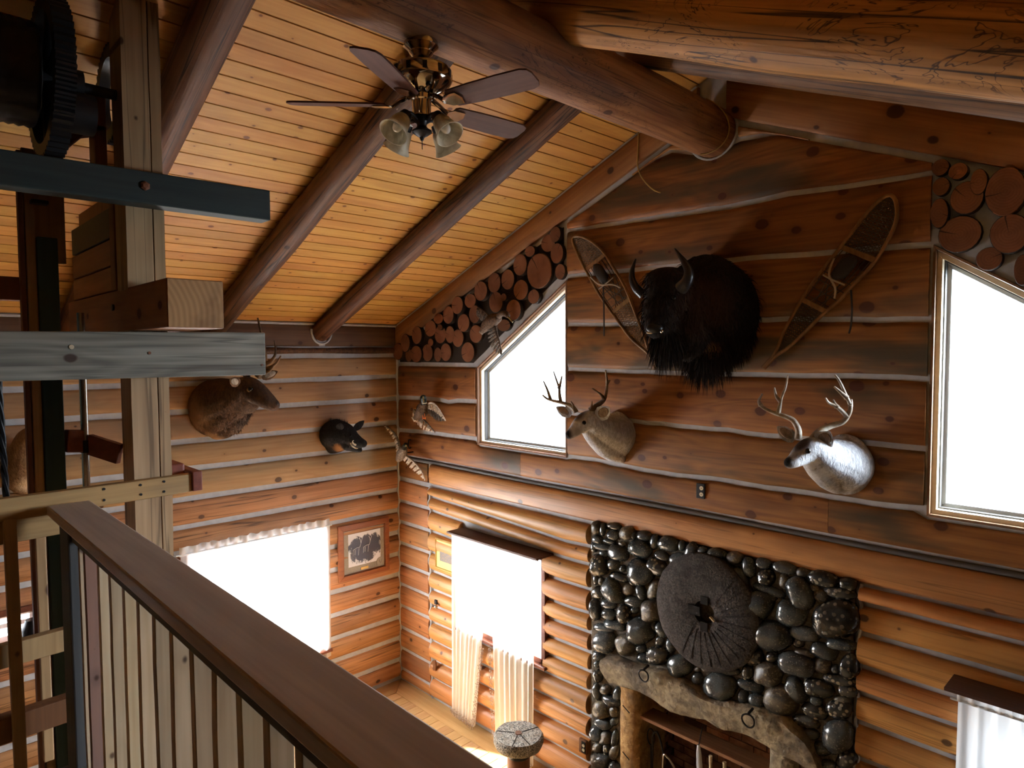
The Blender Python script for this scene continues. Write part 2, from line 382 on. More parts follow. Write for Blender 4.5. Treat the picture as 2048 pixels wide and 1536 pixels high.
# ------------------------------------------------------------------ the setting
SL = .4167; ANG = math.atan(SL); XR = 4.14; WID = 8.28; EAVE = 4.325; ZR = EAVE+SL*XR; YB = -9.6
def ceil_z(x): return EAVE+SL*x if x <= XR else ZR-SL*(x-XR)
def slab(name, mat, cuts, tops, openings, d0, d1, W, parent=None):
    """wall slab between depths d0 and d1; openings (u0,u1,zb,zt at u0,zt at u1); tops: function u->z"""
    mb = MB(); cuts = sorted(set(cuts+[o[0] for o in openings]+[o[1] for o in openings]))
    for a, b in zip(cuts, cuts[1:]):
        if b-a < 1e-6: continue
        segs = []; za, zb_ = 0.0, 0.0
        for o in sorted([o for o in openings if o[0] <= a+1e-6 and o[1] >= b-1e-6], key=lambda q: q[2]):
            segs.append((za, zb_, o[2], o[2]))
            f = lambda u: o[3]+(o[4]-o[3])*(u-o[0])/(o[1]-o[0])
            za, zb_ = f(a), f(b)
        segs.append((za, zb_, tops(a+1e-6), tops(b-1e-6)))
        for l0, l1, h0, h1 in segs:
            if h0-l0 < 1e-4 and h1-l1 < 1e-4: continue
            q = [(a, l0), (b, l1), (b, h1), (a, h0)]
            mb.add([W(u, z, d0) for u, z in q]+[W(u, z, d1) for u, z in q], [(0, 1, 2, 3), (7, 6, 5, 4), (0, 4, 5, 1), (1, 5, 6, 2), (2, 6, 7, 3), (3, 7, 4, 0)])
    return struct(mb.build(name, mat, parent, origin=(0, 0, 0)))
WG = lambda u, z, d: V((u, -d, z))
WLf = lambda u, z, d: V((d, u, z))
WIN1 = (1.455, 2.70, 3.03, 3.838, 4.646); WIN2 = (5.575, 6.82, 3.0, 4.622, 3.814)
OPN_G = [WIN1, WIN2, (1.22, 2.42, 1.07, 2.03, 2.03), (5.82, 7.02, 1.07, 2.0, 2.0), (3.52, 4.72, 0.0, 1.28, 1.28)]
OPN_L = [(-2.42, -1.05, .76, 2.08, 2.08), (-4.75, -3.615, 1.62, 1.885, 1.885)]
wall_back = slab('wall_back', M['mortar'], [-.3, 0, XR, WID, WID+.3], lambda u: ceil_z(u)+.05, OPN_G, .0, -.26, WG)
wall_left = slab('wall_left', M['mortar'], [YB-.3, 0], lambda u: EAVE+.02, OPN_L, .0, -.26, WLf)
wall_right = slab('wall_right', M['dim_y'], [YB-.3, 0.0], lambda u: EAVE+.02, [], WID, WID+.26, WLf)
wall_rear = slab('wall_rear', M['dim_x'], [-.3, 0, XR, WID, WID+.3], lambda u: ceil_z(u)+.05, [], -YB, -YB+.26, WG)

def strip_log(name, mat, parent, u0, u1, top, bot, W, prof, n=None, wob=.0, rad_j=0.0):
    n = n or max(2, int((u1-u0)/.14)); sd = random.random()*50
    rings = []
    for i in range(n+1):
        u = lerp(u0, u1, i/n); zt = top(u); zb = bot(u)
        j = 1+rad_j*mnoise.noise(V((u*1.7, sd, 3.1)))
        r = [W(u, lerp(zt, zb, t)+wob*mnoise.noise(V((u*5, t*2, sd))), d*(j if d > 0 else 1)) for t, d in prof]
        rings.append(r)
    return MB().loft(rings).build(name, mat, parent, smooth=50)
FLAT = [(0, -.05), (0, -.012), (.05, .012), (.12, .02), (.5, .024), (.88, .02), (.95, .012), (1, -.012), (1, -.05)]
def ROUND(h): return [(0, -.06)]+[(.5-.5*math.cos(math.pi*k/10), h*math.sin(math.pi*k/10)**.75-.012) for k in range(11)]+[(1, -.06)]
def wavy(pts, amp=.008, f=6.0):
    pts = sorted(pts); s = random.random()*99
    return lambda u: interp(u, pts)+amp*mnoise.noise(V((u*f, s, 0)))+amp*.7*mnoise.noise(V((u*f*.3, s, 5)))
def gpx(l): return [(GP(*q).x, GP(*q).z) for q in l]
# chink centre lines of the upper gable wall, middle bay
c0 = wavy(gpx([(1240, 345), (1295, 322), (1345, 300), (1400, 306), (1440, 300), (1475, 278), (1560, 264), (1640, 240)]), .004)
c1 = wavy(gpx([(1135, 461), (1222, 448), (1348, 430), (1450, 415), (1526, 400), (1576, 387), (1683, 374), (1759, 362), (1860, 345)]))
c2 = wavy(gpx([(1135, 552), (1234, 542), (1343, 532), (1425, 524), (1526, 514), (1638, 506), (1734, 497), (1861, 488)]))
c3 = wavy(gpx([(1135, 649), (1232, 649), (1490, 640), (1572, 638), (1734, 640), (1856, 638)]))
c4 = wavy(gpx([(1135, 738), (1206, 741), (1247, 743), (1374, 747), (1526, 749), (1646, 751), (1785, 753), (1852, 758)]))
c5 = wavy(gpx([(1135, 826), (1258, 841), (1307, 846), (1436, 860), (1482, 862), (1505, 869), (1558, 872), (1696, 883), (1849, 898)]))
c6 = wavy(gpx([(1135, 913), (1202, 921), (1268, 936), (1345, 948), (1436, 959), (1480, 967), (1619, 985), (1757, 1008), (1843, 1016)]), .01)
XA, XB = 2.715, 5.56
def off(f, k): return lambda u: f(u)+k
slL = lambda u: ceil_z(u)-.285; slR = lambda u: ceil_z(u)-.335
def slo(u): return (slL(u) if u < XR else slR(u))
hb = .009
strip_log('log', M['hewn_x'], wall_back, XA, XB, lambda u: min(c0(u)-hb, slo(u)-.02), lambda u: min(c1(u)+hb, slo(u)-.03), WG, FLAT, n=40)
strip_log('log', M['slope'], wall_back, 3.42, 3.93, lambda u: slo(u)-.02, lambda u: min(c0(u)+hb, slo(u)-.03), WG, FLAT)
strip_log('log', M['slope'], wall_back, 4.34, 4.84, lambda u: slo(u)-.02, lambda u: min(c0(u)+hb, slo(u)-.03), WG, FLAT)
for a, b in ((c1, c2), (c2, c3), (c3, c4), (c4, c5), (c5, c6)):
    strip_log('log', M['hewn_x'], wall_back, XA, XB, off(a, -hb), off(b, hb*.8), WG, FLAT)
# left bay and right bay beside the gable windows
d1 = wavy(gpx([(798, 795), (842, 796), (880, 799), (902, 805), (913, 801), (949, 803)])); d2 = wavy(gpx([(801, 860), (842, 863), (883, 869), (949, 877)]))
ctop = lambda u: 3.86; LED = 2.765
d3 = lambda u: LED
for a, b in ((ctop, d1), (d1, d2)):
    strip_log('log', M['hewn_x'], wall_back, .04, 1.44, off(a, -.014), off(b, .014), WG, FLAT)
    strip_log('log', M['hewn_x'], wall_back, 6.84, 8.26, off(a, -.014), (lambda bb: (lambda u: bb(8.28-u)+.014))(b), WG, FLAT)
strip_log('log', M['hewn_x'], wall_back, .04, 2.108, lambda u: (d2(u)-.016 if u < 1.44 else 3.02), lambda u: LED+.012, WG, FLAT, n=30)
strip_log('log', M['hewn_x'], wall_back, 2.11, 5.01, lambda u: (3.02 if u < 2.70 else c6(u)-.014), lambda u: LED+.012, WG, FLAT, n=40)
strip_log('log', M['hewn_x'], wall_back, 5.012, 8.26, lambda u: (c6(u)-.014 if u < 5.57 else 2.985), lambda u: LED+.012, WG, FLAT, n=40)
# ledge trim and the plank log under it
trim_1 = struct(MB().tube([(x, -.002+.004*math.sin(x*3), 2.748+.004*math.sin(x*2.1)) for x in [i*.3 for i in range(28)]], .019, 8).build('trim_1', M['ledge'], smooth=60))
strip_log('log', M['hewn_x'], wall_back, .04, .60, lambda u: LED-.035, lambda u: 2.50, WG, FLAT)
strip_log('log', M['round_x'], wall_back, .66, 8.26, lambda u: LED-.035, lambda u: 2.50, WG, [(0, -.06), (0, .0), (.06, .03), (.2, .045), (.6, .05), (.9, .04), (1, 0), (1, -.06)], n=50, rad_j=.1)
# lower wall: short corner blocks and long round logs
for a, b in zip([2.475, 2.21, 1.955, 1.695, 1.442, 1.188, .925, .654, .397, .138], [2.21, 1.955, 1.695, 1.442, 1.188, .925, .654, .397, .138, .0]):
    e = .60+random.uniform(-.02, .02)
    w = wavy([(0, 0), (1, 0)], .004)
    strip_log('log', M['block_x'], wall_back, .03, e, lambda u: a-.014+w(u), lambda u: b+.014+w(u+5), WG, FLAT, n=6)
RL = [2.475, 2.36, 2.20, 1.96, 1.72, 1.5, 1.29, 1.10, .91, .69, .47, .25, .02]
RM_ = [2.479, 2.26, 2.10, 1.877, 1.654, 1.481, 1.306, 1.133, .948, .724, .523, .288, .05]
RR = [2.496, 2.373, 2.169, 1.956, 1.779, 1.583, 1.347, 1.15, .95, .73, .52, .29, .05]
rows = [wavy([(.65, RL[k]), (2.7, RM_[k]), (5.22, RR[k]), (8.2, RR[k])], .006, 3) for k in range(13)]
def cutrow(zt, zb, lo, hi, ops):
    iv = [(lo, hi)]
    for o in ops:
        if zb < max(o[3], o[4])-.06 and zt > o[2]+.06:
            nv = []
            for a, b in iv:
                if b <= o[0] or a >= o[1]: nv.append((a, b)); continue
                if o[0]-a > .05: nv.append((a, o[0]-.02))
                if b-o[1] > .05: nv.append((o[1]+.02, b))
            iv = nv
    return iv
for k in range(12):
    a, b = rows[k], rows[k+1]; hgt = RM_[k]-RM_[k+1]
    for u0, u1 in cutrow(RM_[k], RM_[k+1], .66, 8.26, [OPN_G[2], (5.82, 7.02, 1.0, 1.93, 1.93), (3.0, 5.2, 0, 2.48, 2.48)]):
        strip_log('log', M['round_x'], wall_back, u0, u1, off(a, -.016), off(b, .016), WG, ROUND(min(.085, hgt*.42)), rad_j=.2)
# bead of chinking where the round logs meet the corner blocks
zz = [2.47-.02*i for i in range(124)]
bead = MB().tube([(.632+.022*math.cos(2*math.pi*interp(-z, [(-q, i) for i, q in enumerate(RL)])), -.02, z) for z in zz], .011, 6).build('chink_bead', M['mortar'], wall_back, smooth=60)
MB().tube([(.012, -.012, .03+i*.2) for i in range(22)], .02, 6).build('chink_bead', M['mortar'], wall_back, smooth=60)
# left wall logs
LZ = [4.06, 3.965, 3.711, 3.446, 3.161, 2.895, 2.608, 2.344, 2.096, 1.825, 1.56, 1.311, 1.045, .778, .519, .252, .02]
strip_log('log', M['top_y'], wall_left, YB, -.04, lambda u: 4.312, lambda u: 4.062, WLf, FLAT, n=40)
MB().tube([(-.004+.006*mnoise.noise(V((y, 0, 0))), y, 4.022) for y in [-.04-.3*i for i in range(32)]], [.036+.006*math.sin(i*1.3) for i in range(32)], 8).build('log', M['rafter'], wall_left, smooth=60)
for k in range(1, 16):
    a = wavy([(YB, LZ[k]), (0, LZ[k])], .006, 3); b = wavy([(YB, LZ[k+1]), (0, LZ[k+1])], .006, 3)
    mt = M['hewn_y'] if k < 6 else M['low_y']
    for u0, u1 in cutrow(LZ[k], LZ[k+1], YB, -.035, OPN_L):
        strip_log('log', mt, wall_left, u0, u1, off(a, -.020), off(b, .020), WLf, FLAT if k < 7 else [(0, -.05), (0, -.01), (.08, .02), (.3, .036), (.6, .038), (.9, .022), (1, -.01), (1, -.05)], rad_j=.15)
# slope beams under the ceiling along the gable
def slope_beam(u0, u1, thick):
    n = 16; rings = []
    for i in range(n+1):
        u = lerp(u0, u1, i/n); zt = ceil_z(u)-.03; zb = ceil_z(u)-thick+.008*mnoise.noise(V((u*4, 2, 0)))
        rings.append([V((u, .05, zt)), V((u, -.03, zt)), V((u, -.045, zt-.02)), V((u, -.05, (zt+zb)/2)), V((u, -.045, zb+.02)), V((u, -.03, zb)), V((u, .05, zb))])
    mb = MB().loft(rings); c = V(((u0+u1)/2, 0, (ceil_z(u0)+ceil_z(u1))/2))
    R = Matrix.Rotation(-ANG if u1 <= XR else ANG, 4, 'Y')
    return mb.build('slope_beam', M['slope'], wall_back, origin=c, smooth=50, rot=R)
slope_beam(.03, 4.02, .26); slope_beam(4.26, 8.25, .31)
# ceiling: pine boards, one object each, under a roof slab
cm = MB()
for s in (-1, 1):
    q = [(-.3, EAVE-SL*.3), (XR, ZR), (XR, ZR+.2), (-.3, EAVE-SL*.3+.2)] if s < 0 else [(XR, ZR), (WID+.3, EAVE-SL*.3), (WID+.3, EAVE-SL*.3+.2), (XR, ZR+.2)]
    cm.prism([(a, b+.024) for a, b in q], .3, YB-.3)
ceiling = struct(cm.build('ceiling', M['dark_gap'], origin=(0, 0, 0)))
BW = .1205; NB = int(4.46/BW)
h = BW/2; prof = [(-h+.001, .022), (-h+.001, .010), (-h+.007, 0), (h-.003, 0), (h-.003, .010), (h-.001, .022)]
bb = MB(); LB = 9.6
bb.loft([[V((a, y, b)) for a, b in prof] for y in (-LB/2, LB/2)])
src = None
for s in (-1, 1):
    for i in range(37):
        dl = BW*(i+.5)+.005; x = dl*math.cos(ANG); z = EAVE+dl*math.sin(ANG)
        if x > XR: break
        R = Matrix.Rotation(-ANG, 4, 'Y')
        if s > 0: x = WID-x; R = Matrix.Rotation(ANG, 4, 'Y')
        if src is None:
            src = bb.build('board', M['ceil'], ceiling, origin=(0, 0, 0)); place(src, (x, YB/2, z), ceiling, R)
        else: share(src, 'board', (x, YB/2, z), ceiling, R)
# chink line between ceiling and walls
for p0, p1 in (((.0, -.012, EAVE-.016), (4.0, -.012, ceil_z(4.0)-.016)), ((4.28, -.012, ceil_z(4.28)-.016), (WID, -.012, EAVE-.016)), ((.012, -.02, EAVE-.014), (.012, YB, EAVE-.014))):
    MB().tube([V(p0).lerp(V(p1), i/10) for i in range(11)], .015, 6).build('chink_bead', M['mortar'], ceiling, smooth=60)
# ridge log and rafters
def log_obj(name, mat, p0, p1, r0, r1, label, cat, group=None, seed=0, wob=.05, nseg=40, knots=()):
    p0 = V(p0); p1 = V(p1); x = (p1-p0); L = x.length; x.normalize(); y = V((0, 0, 1)).cross(x); y.normalize(); z = x.cross(y)
    R = Matrix((x, y, z)).transposed().to_4x4(); rings = []; n = 22
    for i in range(nseg+1):
        t = i/nseg; r = lerp(r0, r1, t)*(1+wob*mnoise.noise(V((t*L*.8, seed, 0)))); ring = []
        for k in range(n):
            a = 2*math.pi*k/n; rr = r*(1+wob*.8*mnoise.noise(V((t*L*1.5, math.cos(a)*1.2+seed, math.sin(a)*1.2))))
            for kt, ka, kr, ks in knots:
                dd = ((t-kt)*L/ks)**2+(((a-ka+math.pi) % (2*math.pi)-math.pi)*r/ks)**2; rr += kr*math.exp(-dd)
            ring.append(p0+x*(t*L)+(y*math.cos(a)+z*math.sin(a))*rr+z*.01*mnoise.noise(V((t*L*.6, seed, 9))))
        rings.append(ring)
    o = MB().loft(rings).build(name, mat, None, origin=(p0+p1)/2, smooth=60, rot=R)
    return tag(o, label, cat, group)
log_obj('ridge_log', M['ridge'], (XR, .02, 5.605), (XR, YB, 5.605), .178, .185, 'thick peeled ridge log running along the ceiling peak into the gable wall', 'beam', seed=3, wob=.04, nseg=60)
def rafter(side, y, r, label, mat, seed, knots=(), x0=-.06, drop=.88):
    nrm = V((SL, 0, -1)).normalized(); z0 = EAVE; a = V((x0, y, EAVE+SL*x0)); b = V((4.25, y, EAVE+SL*4.25))
    a = a+nrm*r*drop; b = b+nrm*r*drop
    if side > 0: a.x = WID-a.x; b.x = WID-b.x
    return log_obj('rafter_log', mat, a, b, r, r*.94, label, 'rafter', 'log rafters under the board ceiling', seed, .05, 40, knots)
rafter(-1, -1.0, .105, 'log rafter nearest the gable wall on the golden left ceiling slope', M['rafter'], 11)
rafter(-1, -2.15, .11, 'log rafter passing behind the ceiling fan on the left slope', M['rafter'], 17)
rafter(-1, -3.3, .12, 'log rafter meeting the tall timber post at upper left', M['rafter'], 23)
rafter(-1, -4.5, .12, 'log rafter above the hoist, beyond the left picture edge', M['rafter'], 29)
rafter(1, -1.0, .125, 'dark log rafter nearest the gable on the right ceiling slope', M['rafter'], 31)
big = rafter(1, -1.80, .16, 'large knotty pale log rafter at the upper right corner', M['rafter_pale'], 37, (), drop=1.08)
kp = onp(1282, 84, 1, -1.70)
MB().ell(kp, (.055, .02, 0), (-.02, .06, -.03), (.0, .03, .05), 16, 10, .3, 2.0).build('knot', M['rafter'], big, smooth=180)
rafter(1, -3.1, .14, 'log rafter above the loft on the right slope', M['rafter'], 41)
rafter(1, -4.4, .14, 'log rafter over the loft behind the viewer', M['rafter'], 43)
# chinking collars
MB().tube([(XR+.19*math.cos(a), -.012, 5.605+.19*math.sin(a)) for a in [math.radians(-200+i*12) for i in range(20)]], .012, 6).build('chink_collar', M['mortar'], wall_back, smooth=60)
q = V((.03, -1.0, EAVE+SL*.03))+V((SL, 0, -1)).normalized()*.105*.88
MB().tube([(.025, -1.0+.118*math.cos(a), q.z+.135*math.sin(a)-.02) for a in [math.radians(170+i*10) for i in range(21)]], [.014]*21, 6).add([(.028, -1.06, q.z-.1), (.028, -.94, q.z-.1), (.028, -.965, 4.07), (.028, -1.03, 4.07)], [(0, 1, 2, 3)]).build('chink_collar', M['mortar'], wall_left, smooth=60)
# floor planks: mitred border boards and boards running to the gable
floor = struct(MB().span((-.25, .25, -.2), (WID+.25, YB-.25, -.024)).build('floor', M['dark_gap'], origin=(0, 0, -.1)))
bwid = .24
fo = MB().prism([(.0, .0), (WID, .0), (WID-bwid, -bwid), (bwid, -bwid)], -.024, 0, 'xy').build('plank', M['floor_x'], floor, bevel=.002)
MB().prism([(.0, -.004), (bwid-.004, -bwid-.002), (bwid-.004, -9.3), (0, -9.3)], -.024, 0, 'xy').build('plank', M['floor'], floor, bevel=.002)
psrc = None
for i in range(58):
    x = bwid+.07+i*.136
    if psrc is None:
        psrc = MB().box((0, 0, 0), (.132, 9.0, .024)).build('plank', M['floor'], floor, origin=(0, 0, 0), bevel=.002); place(psrc, (x, -bwid-4.504, -.012), floor)
    else:
        o = share(psrc, 'plank', (x, -bwid-4.504, -.012), floor)
        b = o.modifiers.new('bevel', 'BEVEL'); b.width = .002; b.segments = 1
# loft deck behind the railing
struct(MB().span((4.7, -3.9, 2.06), (WID, YB, 2.2)).span((3.3, -4.05, 2.06), (4.7, -3.9, 2.2)).build('floor_loft', M['loft_absorber'], bevel=.01))
# ------------------------------------------------------------------ cordwood infill beside the slope beams
def disc(c, rx, rz, dep, k):
    n = 20; rings = []
    for rr, d in ((1.0, -.02), (1.0, dep-.006), (.96, dep)):
        rings.append([V((c[0]+rx*rr*math.cos(2*math.pi*i/n)*(1+.05*mnoise.noise(V((math.cos(2*math.pi*i/n), math.sin(2*math.pi*i/n), k*3.3)))), -d, c[1]+rz*rr*math.sin(2*math.pi*i/n))) for i in range(n)])
    mb = MB().loft(rings); o = mb.build('log_end', M['cord'], wall_back, origin=(c[0], 0, c[1]), smooth=40)
    o.data.materials.append(M['cord_side'])
    for p in o.data.polygons:
        if abs(p.normal.y) < .6: p.material_index = 1
    return o
CW1 = [(1437, 200, 45, 65), (1370, 270, 60, 75), (1450, 355, 55, 85), (1238, 340, 42, 45), (1155, 450, 58, 90), (1305, 500, 105, 145), (1472, 505, 38, 65), (1045, 570, 55, 85), (930, 595, 55, 85), (830, 665, 55, 82), (1155, 655, 62, 85), (1265, 710, 48, 60), (1010, 715, 25, 32), (945, 755, 58, 88), (1100, 820, 62, 88), (785, 855, 48, 75), (640, 780, 48, 75), (745, 745, 48, 60), (565, 860, 45, 75), (690, 925, 50, 75), (1010, 945, 55, 50), (480, 890, 40, 45), (785, 1015, 55, 75), (405, 970, 48, 70), (487, 1020, 48, 75), (570, 1020, 32, 72), (635, 1050, 48, 75), (305, 1025, 42, 75), (215, 1090, 35, 75), (415, 1085, 22, 32), (500, 960, 20, 25), (155, 1160, 42, 70), (305, 1180, 48, 70), (235, 1190, 30, 55), (385, 1170, 45, 72), (470, 1185, 32, 60), (535, 1165, 45, 75), (715, 1165, 55, 85)]
CW2 = [(160, 180, 90, 85), (345, 220, 100, 85), (555, 330, 90, 135), (165, 375, 90, 95), (430, 490, 180, 170), (150, 650, 95, 155), (350, 860, 230, 190), (660, 1115, 140, 120), (830, 430, 220, 250), (870, 860, 215, 205), (1000, 1230, 90, 160)]
def cord(lst, ox, oy, s):
    out = []
    for i, (cx, cy, a, b) in enumerate(lst):
        c = GP(ox+cx/s, oy+cy/s, .04); e = GP(ox+(cx+a)/s, oy+cy/s, .04); f = GP(ox+cx/s, oy+(cy+b)/s, .04)
        out.append((c.x, c.z, abs(e.x-c.x), abs(f.z-c.z)))
    return out
for sg in (0,):
    poly = [(.06, 3.885), (1.40, 3.885), (2.66, 4.72), (2.66, 5.12), (.06, 4.05)]
    if sg: poly = [(WID-a, b) for a, b in reversed(poly)]
    MB().prism(poly, .01, -.006).build('painted_recess_shade', M['dark_gap'], wall_back)  # dark sheet paints the deep shade between the left log ends
k = 0
cl = cord(CW1, 760, 420, 4.096)
for x, z, a, b in cl:
    disc((x, z), max(a, b*.86), b, .028+.03*random.random(), k); k += 1
for x, z, a, b in cord(CW2, 1850, 300, 5.12): disc((x, z), a, b, .03+.03*random.random(), k); k += 1
for x, z, a, b in cl:
    xx = WID-x
    if xx > 6.32: disc((xx, z), max(a, b*.86), b, .04, k); k += 1
# ------------------------------------------------------------------ windows
def frame_poly(mb, pts, w, d0, d1):
    """mitred bars of width w running inside the polygon pts (x,z), from depth d0 to d1"""
    n = len(pts); P = [V((p[0], p[1])) for p in pts]; inner = []
    for i in range(n):
        a = (P[i]-P[i-1]).normalized(); b = (P[(i+1) % n]-P[i]).normalized()
        na = V((-a.y, a.x)); nb = V((-b.y, b.x)); m = (na+nb); m = m/max(.2, m.dot(na)); inner.append(P[i]+m*w)
    for i in range(n):
        j = (i+1) % n
        mb.prism([tuple(P[i]), tuple(P[j]), tuple(inner[j]), tuple(inner[i])], -d0, -d1)
    return [tuple(q) for q in inner]
def trap_window(idx, w):
    x0, x1, zb, z0, z1 = w; poly = [(x0, zb), (x1, zb), (x1, z1), (x0, z0)]
    win = struct(bpy.data.objects.new('window_%d' % idx, None)); COL.objects.link(win); WL[win.name] = V((0, 0, 0))
    mb = MB(); frame_poly(mb, poly, .016, .01, -.05); mb.build('casing', M['casing'], win, bevel=.003)
    mb = MB(); p2 = frame_poly(mb, [(x0+.014, zb+.014), (x1-.014, zb+.014), (x1-.014, z1-.03 if z1 > z0 else z1-.02), (x0+.014, z0-.02 if z1 > z0 else z0-.03)], .03, -.02, -.12); mb.build('jamb', M['trim_pale'], win, bevel=.003)
    mb = MB(); p3 = frame_poly(mb, p2, .008, -.06, -.10); mb.build('gasket', M['trim_dark'], win)
    mb = MB(); p4 = frame_poly(mb, p2, .03, -.11, -.16); mb.build('sash', M['trim_white'], win, bevel=.003)
    MB().prism(p4, .135, .141).build('pane', M['glass'], win)
trap_window(1, WIN1); trap_window(2, WIN2)
def rect_window(idx, W_, u0, u1, z0, z1):
    win = struct(bpy.data.objects.new('window_%d' % idx, None)); COL.objects.link(win); WL[win.name] = V((0, 0, 0))
    def bars(w, d0, d1, a0, a1, b0, b1):
        mb = MB()
        for q in ((a0, b0, a1, b0+w), (a0, b1-w, a1, b1), (a0, b0, a0+w, b1), (a1-w, b0, a1, b1)):
            A = W_(q[0], q[1], d0); B = W_(q[2], q[3], d1); mb.span(A, B)
        return mb
    bars(.05, .055, -.03, u0-.045, u1+.045, z0-.045, z1+.045).build('casing', M['redwood'], win, bevel=.004)
    bars(.05, -.10, -.16, u0, u1, z0, z1).build('sash', M['trim_white'], win, bevel=.003)
    MB().span(W_(u0, (z0+z1)/2-.02, -.11), W_(u1, (z0+z1)/2+.02, -.15)).build('meeting_rail', M['trim_white'], win, bevel=.003)
    MB().span(W_(u0, z0, -.126), W_(u1, z1, -.130)).build('pane', M['glass'], win)
    MB().span(W_(u0-.08, z0-.075, .10), W_(u1+.08, z0-.045, -.02)).build('window_sill', M['redwood'], win, bevel=.006)
rect_window(3, WG, 1.22, 2.42, 1.07, 2.03); rect_window(4, WG, 5.82, 7.02, 1.07, 2.0)
rect_window(5, WLf, -2.42, -1.05, .76, 2.08); rect_window(6, WLf, -4.75, -3.615, 1.62, 1.885)
# ------------------------------------------------------------------ fireplace
def river(name, c1, c2, c3, kind):
    t = NT(name); co = t.coords(); r = t.n('ObjectInfo').outputs['Random']
    base = t.mix(t.rng(t.noise(co, 9, 4, .6), .35, .65), lin(c1), lin(c2))
    if kind == 'spots':
        v = t.voro(co, 30); sep = t.n('SeparateColor'); t.t.links.new(v.outputs['Color'], sep.inputs[0])
        m = t.math('MULTIPLY', t.rng(v.outputs['Distance'], .45, .3), t.rng(sep.outputs[0], .15, .35)); base = t.mix(t.math('MULTIPLY', m, .8), base, lin(c3))
        h = t.math('MULTIPLY', m, .6)
    elif kind == 'rough':
        a = t.noise(co, 46, 5, .7); base = t.mix(t.rng(a, .5, .66), base, lin(c3)); h = a
    else:
        a = t.noise(co, 90, 2, .5); base = t.mix(t.math('MULTIPLY', t.rng(a, .58, .68), .8), base, lin(c3)); h = t.math('MULTIPLY', a, .15)
    hs = t.n('HueSaturation'); t.set(hs.inputs['Color'], base); t.set(hs.inputs['Value'], t.rng(r, 0, 1, .58, 1.08, False)); t.set(hs.inputs['Saturation'], t.rng(t.math('FRACT', t.math('MULTIPLY', r, 5.1)), 0, 1, .7, 1.2, False))
    return t.principled(hs.outputs[0], .2 if kind != 'rough' else .34, 0, .6, h, .35, .008)
RV = [river('river_stone_smooth', (80, 88, 90), (52, 58, 61), (128, 130, 124), 'smooth'),
      river('river_stone_spotted', (64, 64, 62), (42, 43, 43), (150, 142, 122), 'spots'),
      river('river_stone_rough', (96, 88, 74), (60, 56, 50), (160, 148, 120), 'rough')]
M['lintel'] = speck('lintel_stone', (182, 166, 136), (132, 120, 100), 16, .35, .65, .85, .9, (96, 88, 82), bdist=.03, detail=8)
M['jamb'] = speck('jamb_stone', (198, 160, 106), (160, 120, 72), 18, .35, .65, .85, .8, (128, 108, 88), bdist=.03, detail=8)
M['mill'] = speck('millstone_lava', (86, 80, 78), (58, 56, 55), 70, .35, .65, .9, .8, (56, 50, 50))
M['granite'] = speck('granite_stone', (196, 190, 178), (84, 84, 80), 90, .42, .58, .85, .6, (150, 140, 124))
M['brick'] = speck('fire_brick', (176, 124, 96), (136, 90, 70), 12, .35, .65, .9, .4, (74, 54, 48), tint=.25)
M['soot_and_shade'] = plain('soot_and_shade', (30, 26, 24), .95)  # firebox soot, reused for dark grooves, sockets and the painted outlet shade
fp = thing('fireplace', 'river-stone fireplace with millstone and arched stone lintel against the gable wall', 'fireplace', (4.1, -.06, 0))
FX0, FX1, FZ = 3.02, 5.19, 2.47
mb = MB()
for a, b, c, d in ((FX0, 3.54, 0, FZ), (4.72, FX1, 0, FZ), (3.54, 4.72, 1.28, FZ)): mb.span((a, .01, c), (b, -.045, d))
mb.build('mortar_body', M['mortar_dark'], fp, bevel=.015)
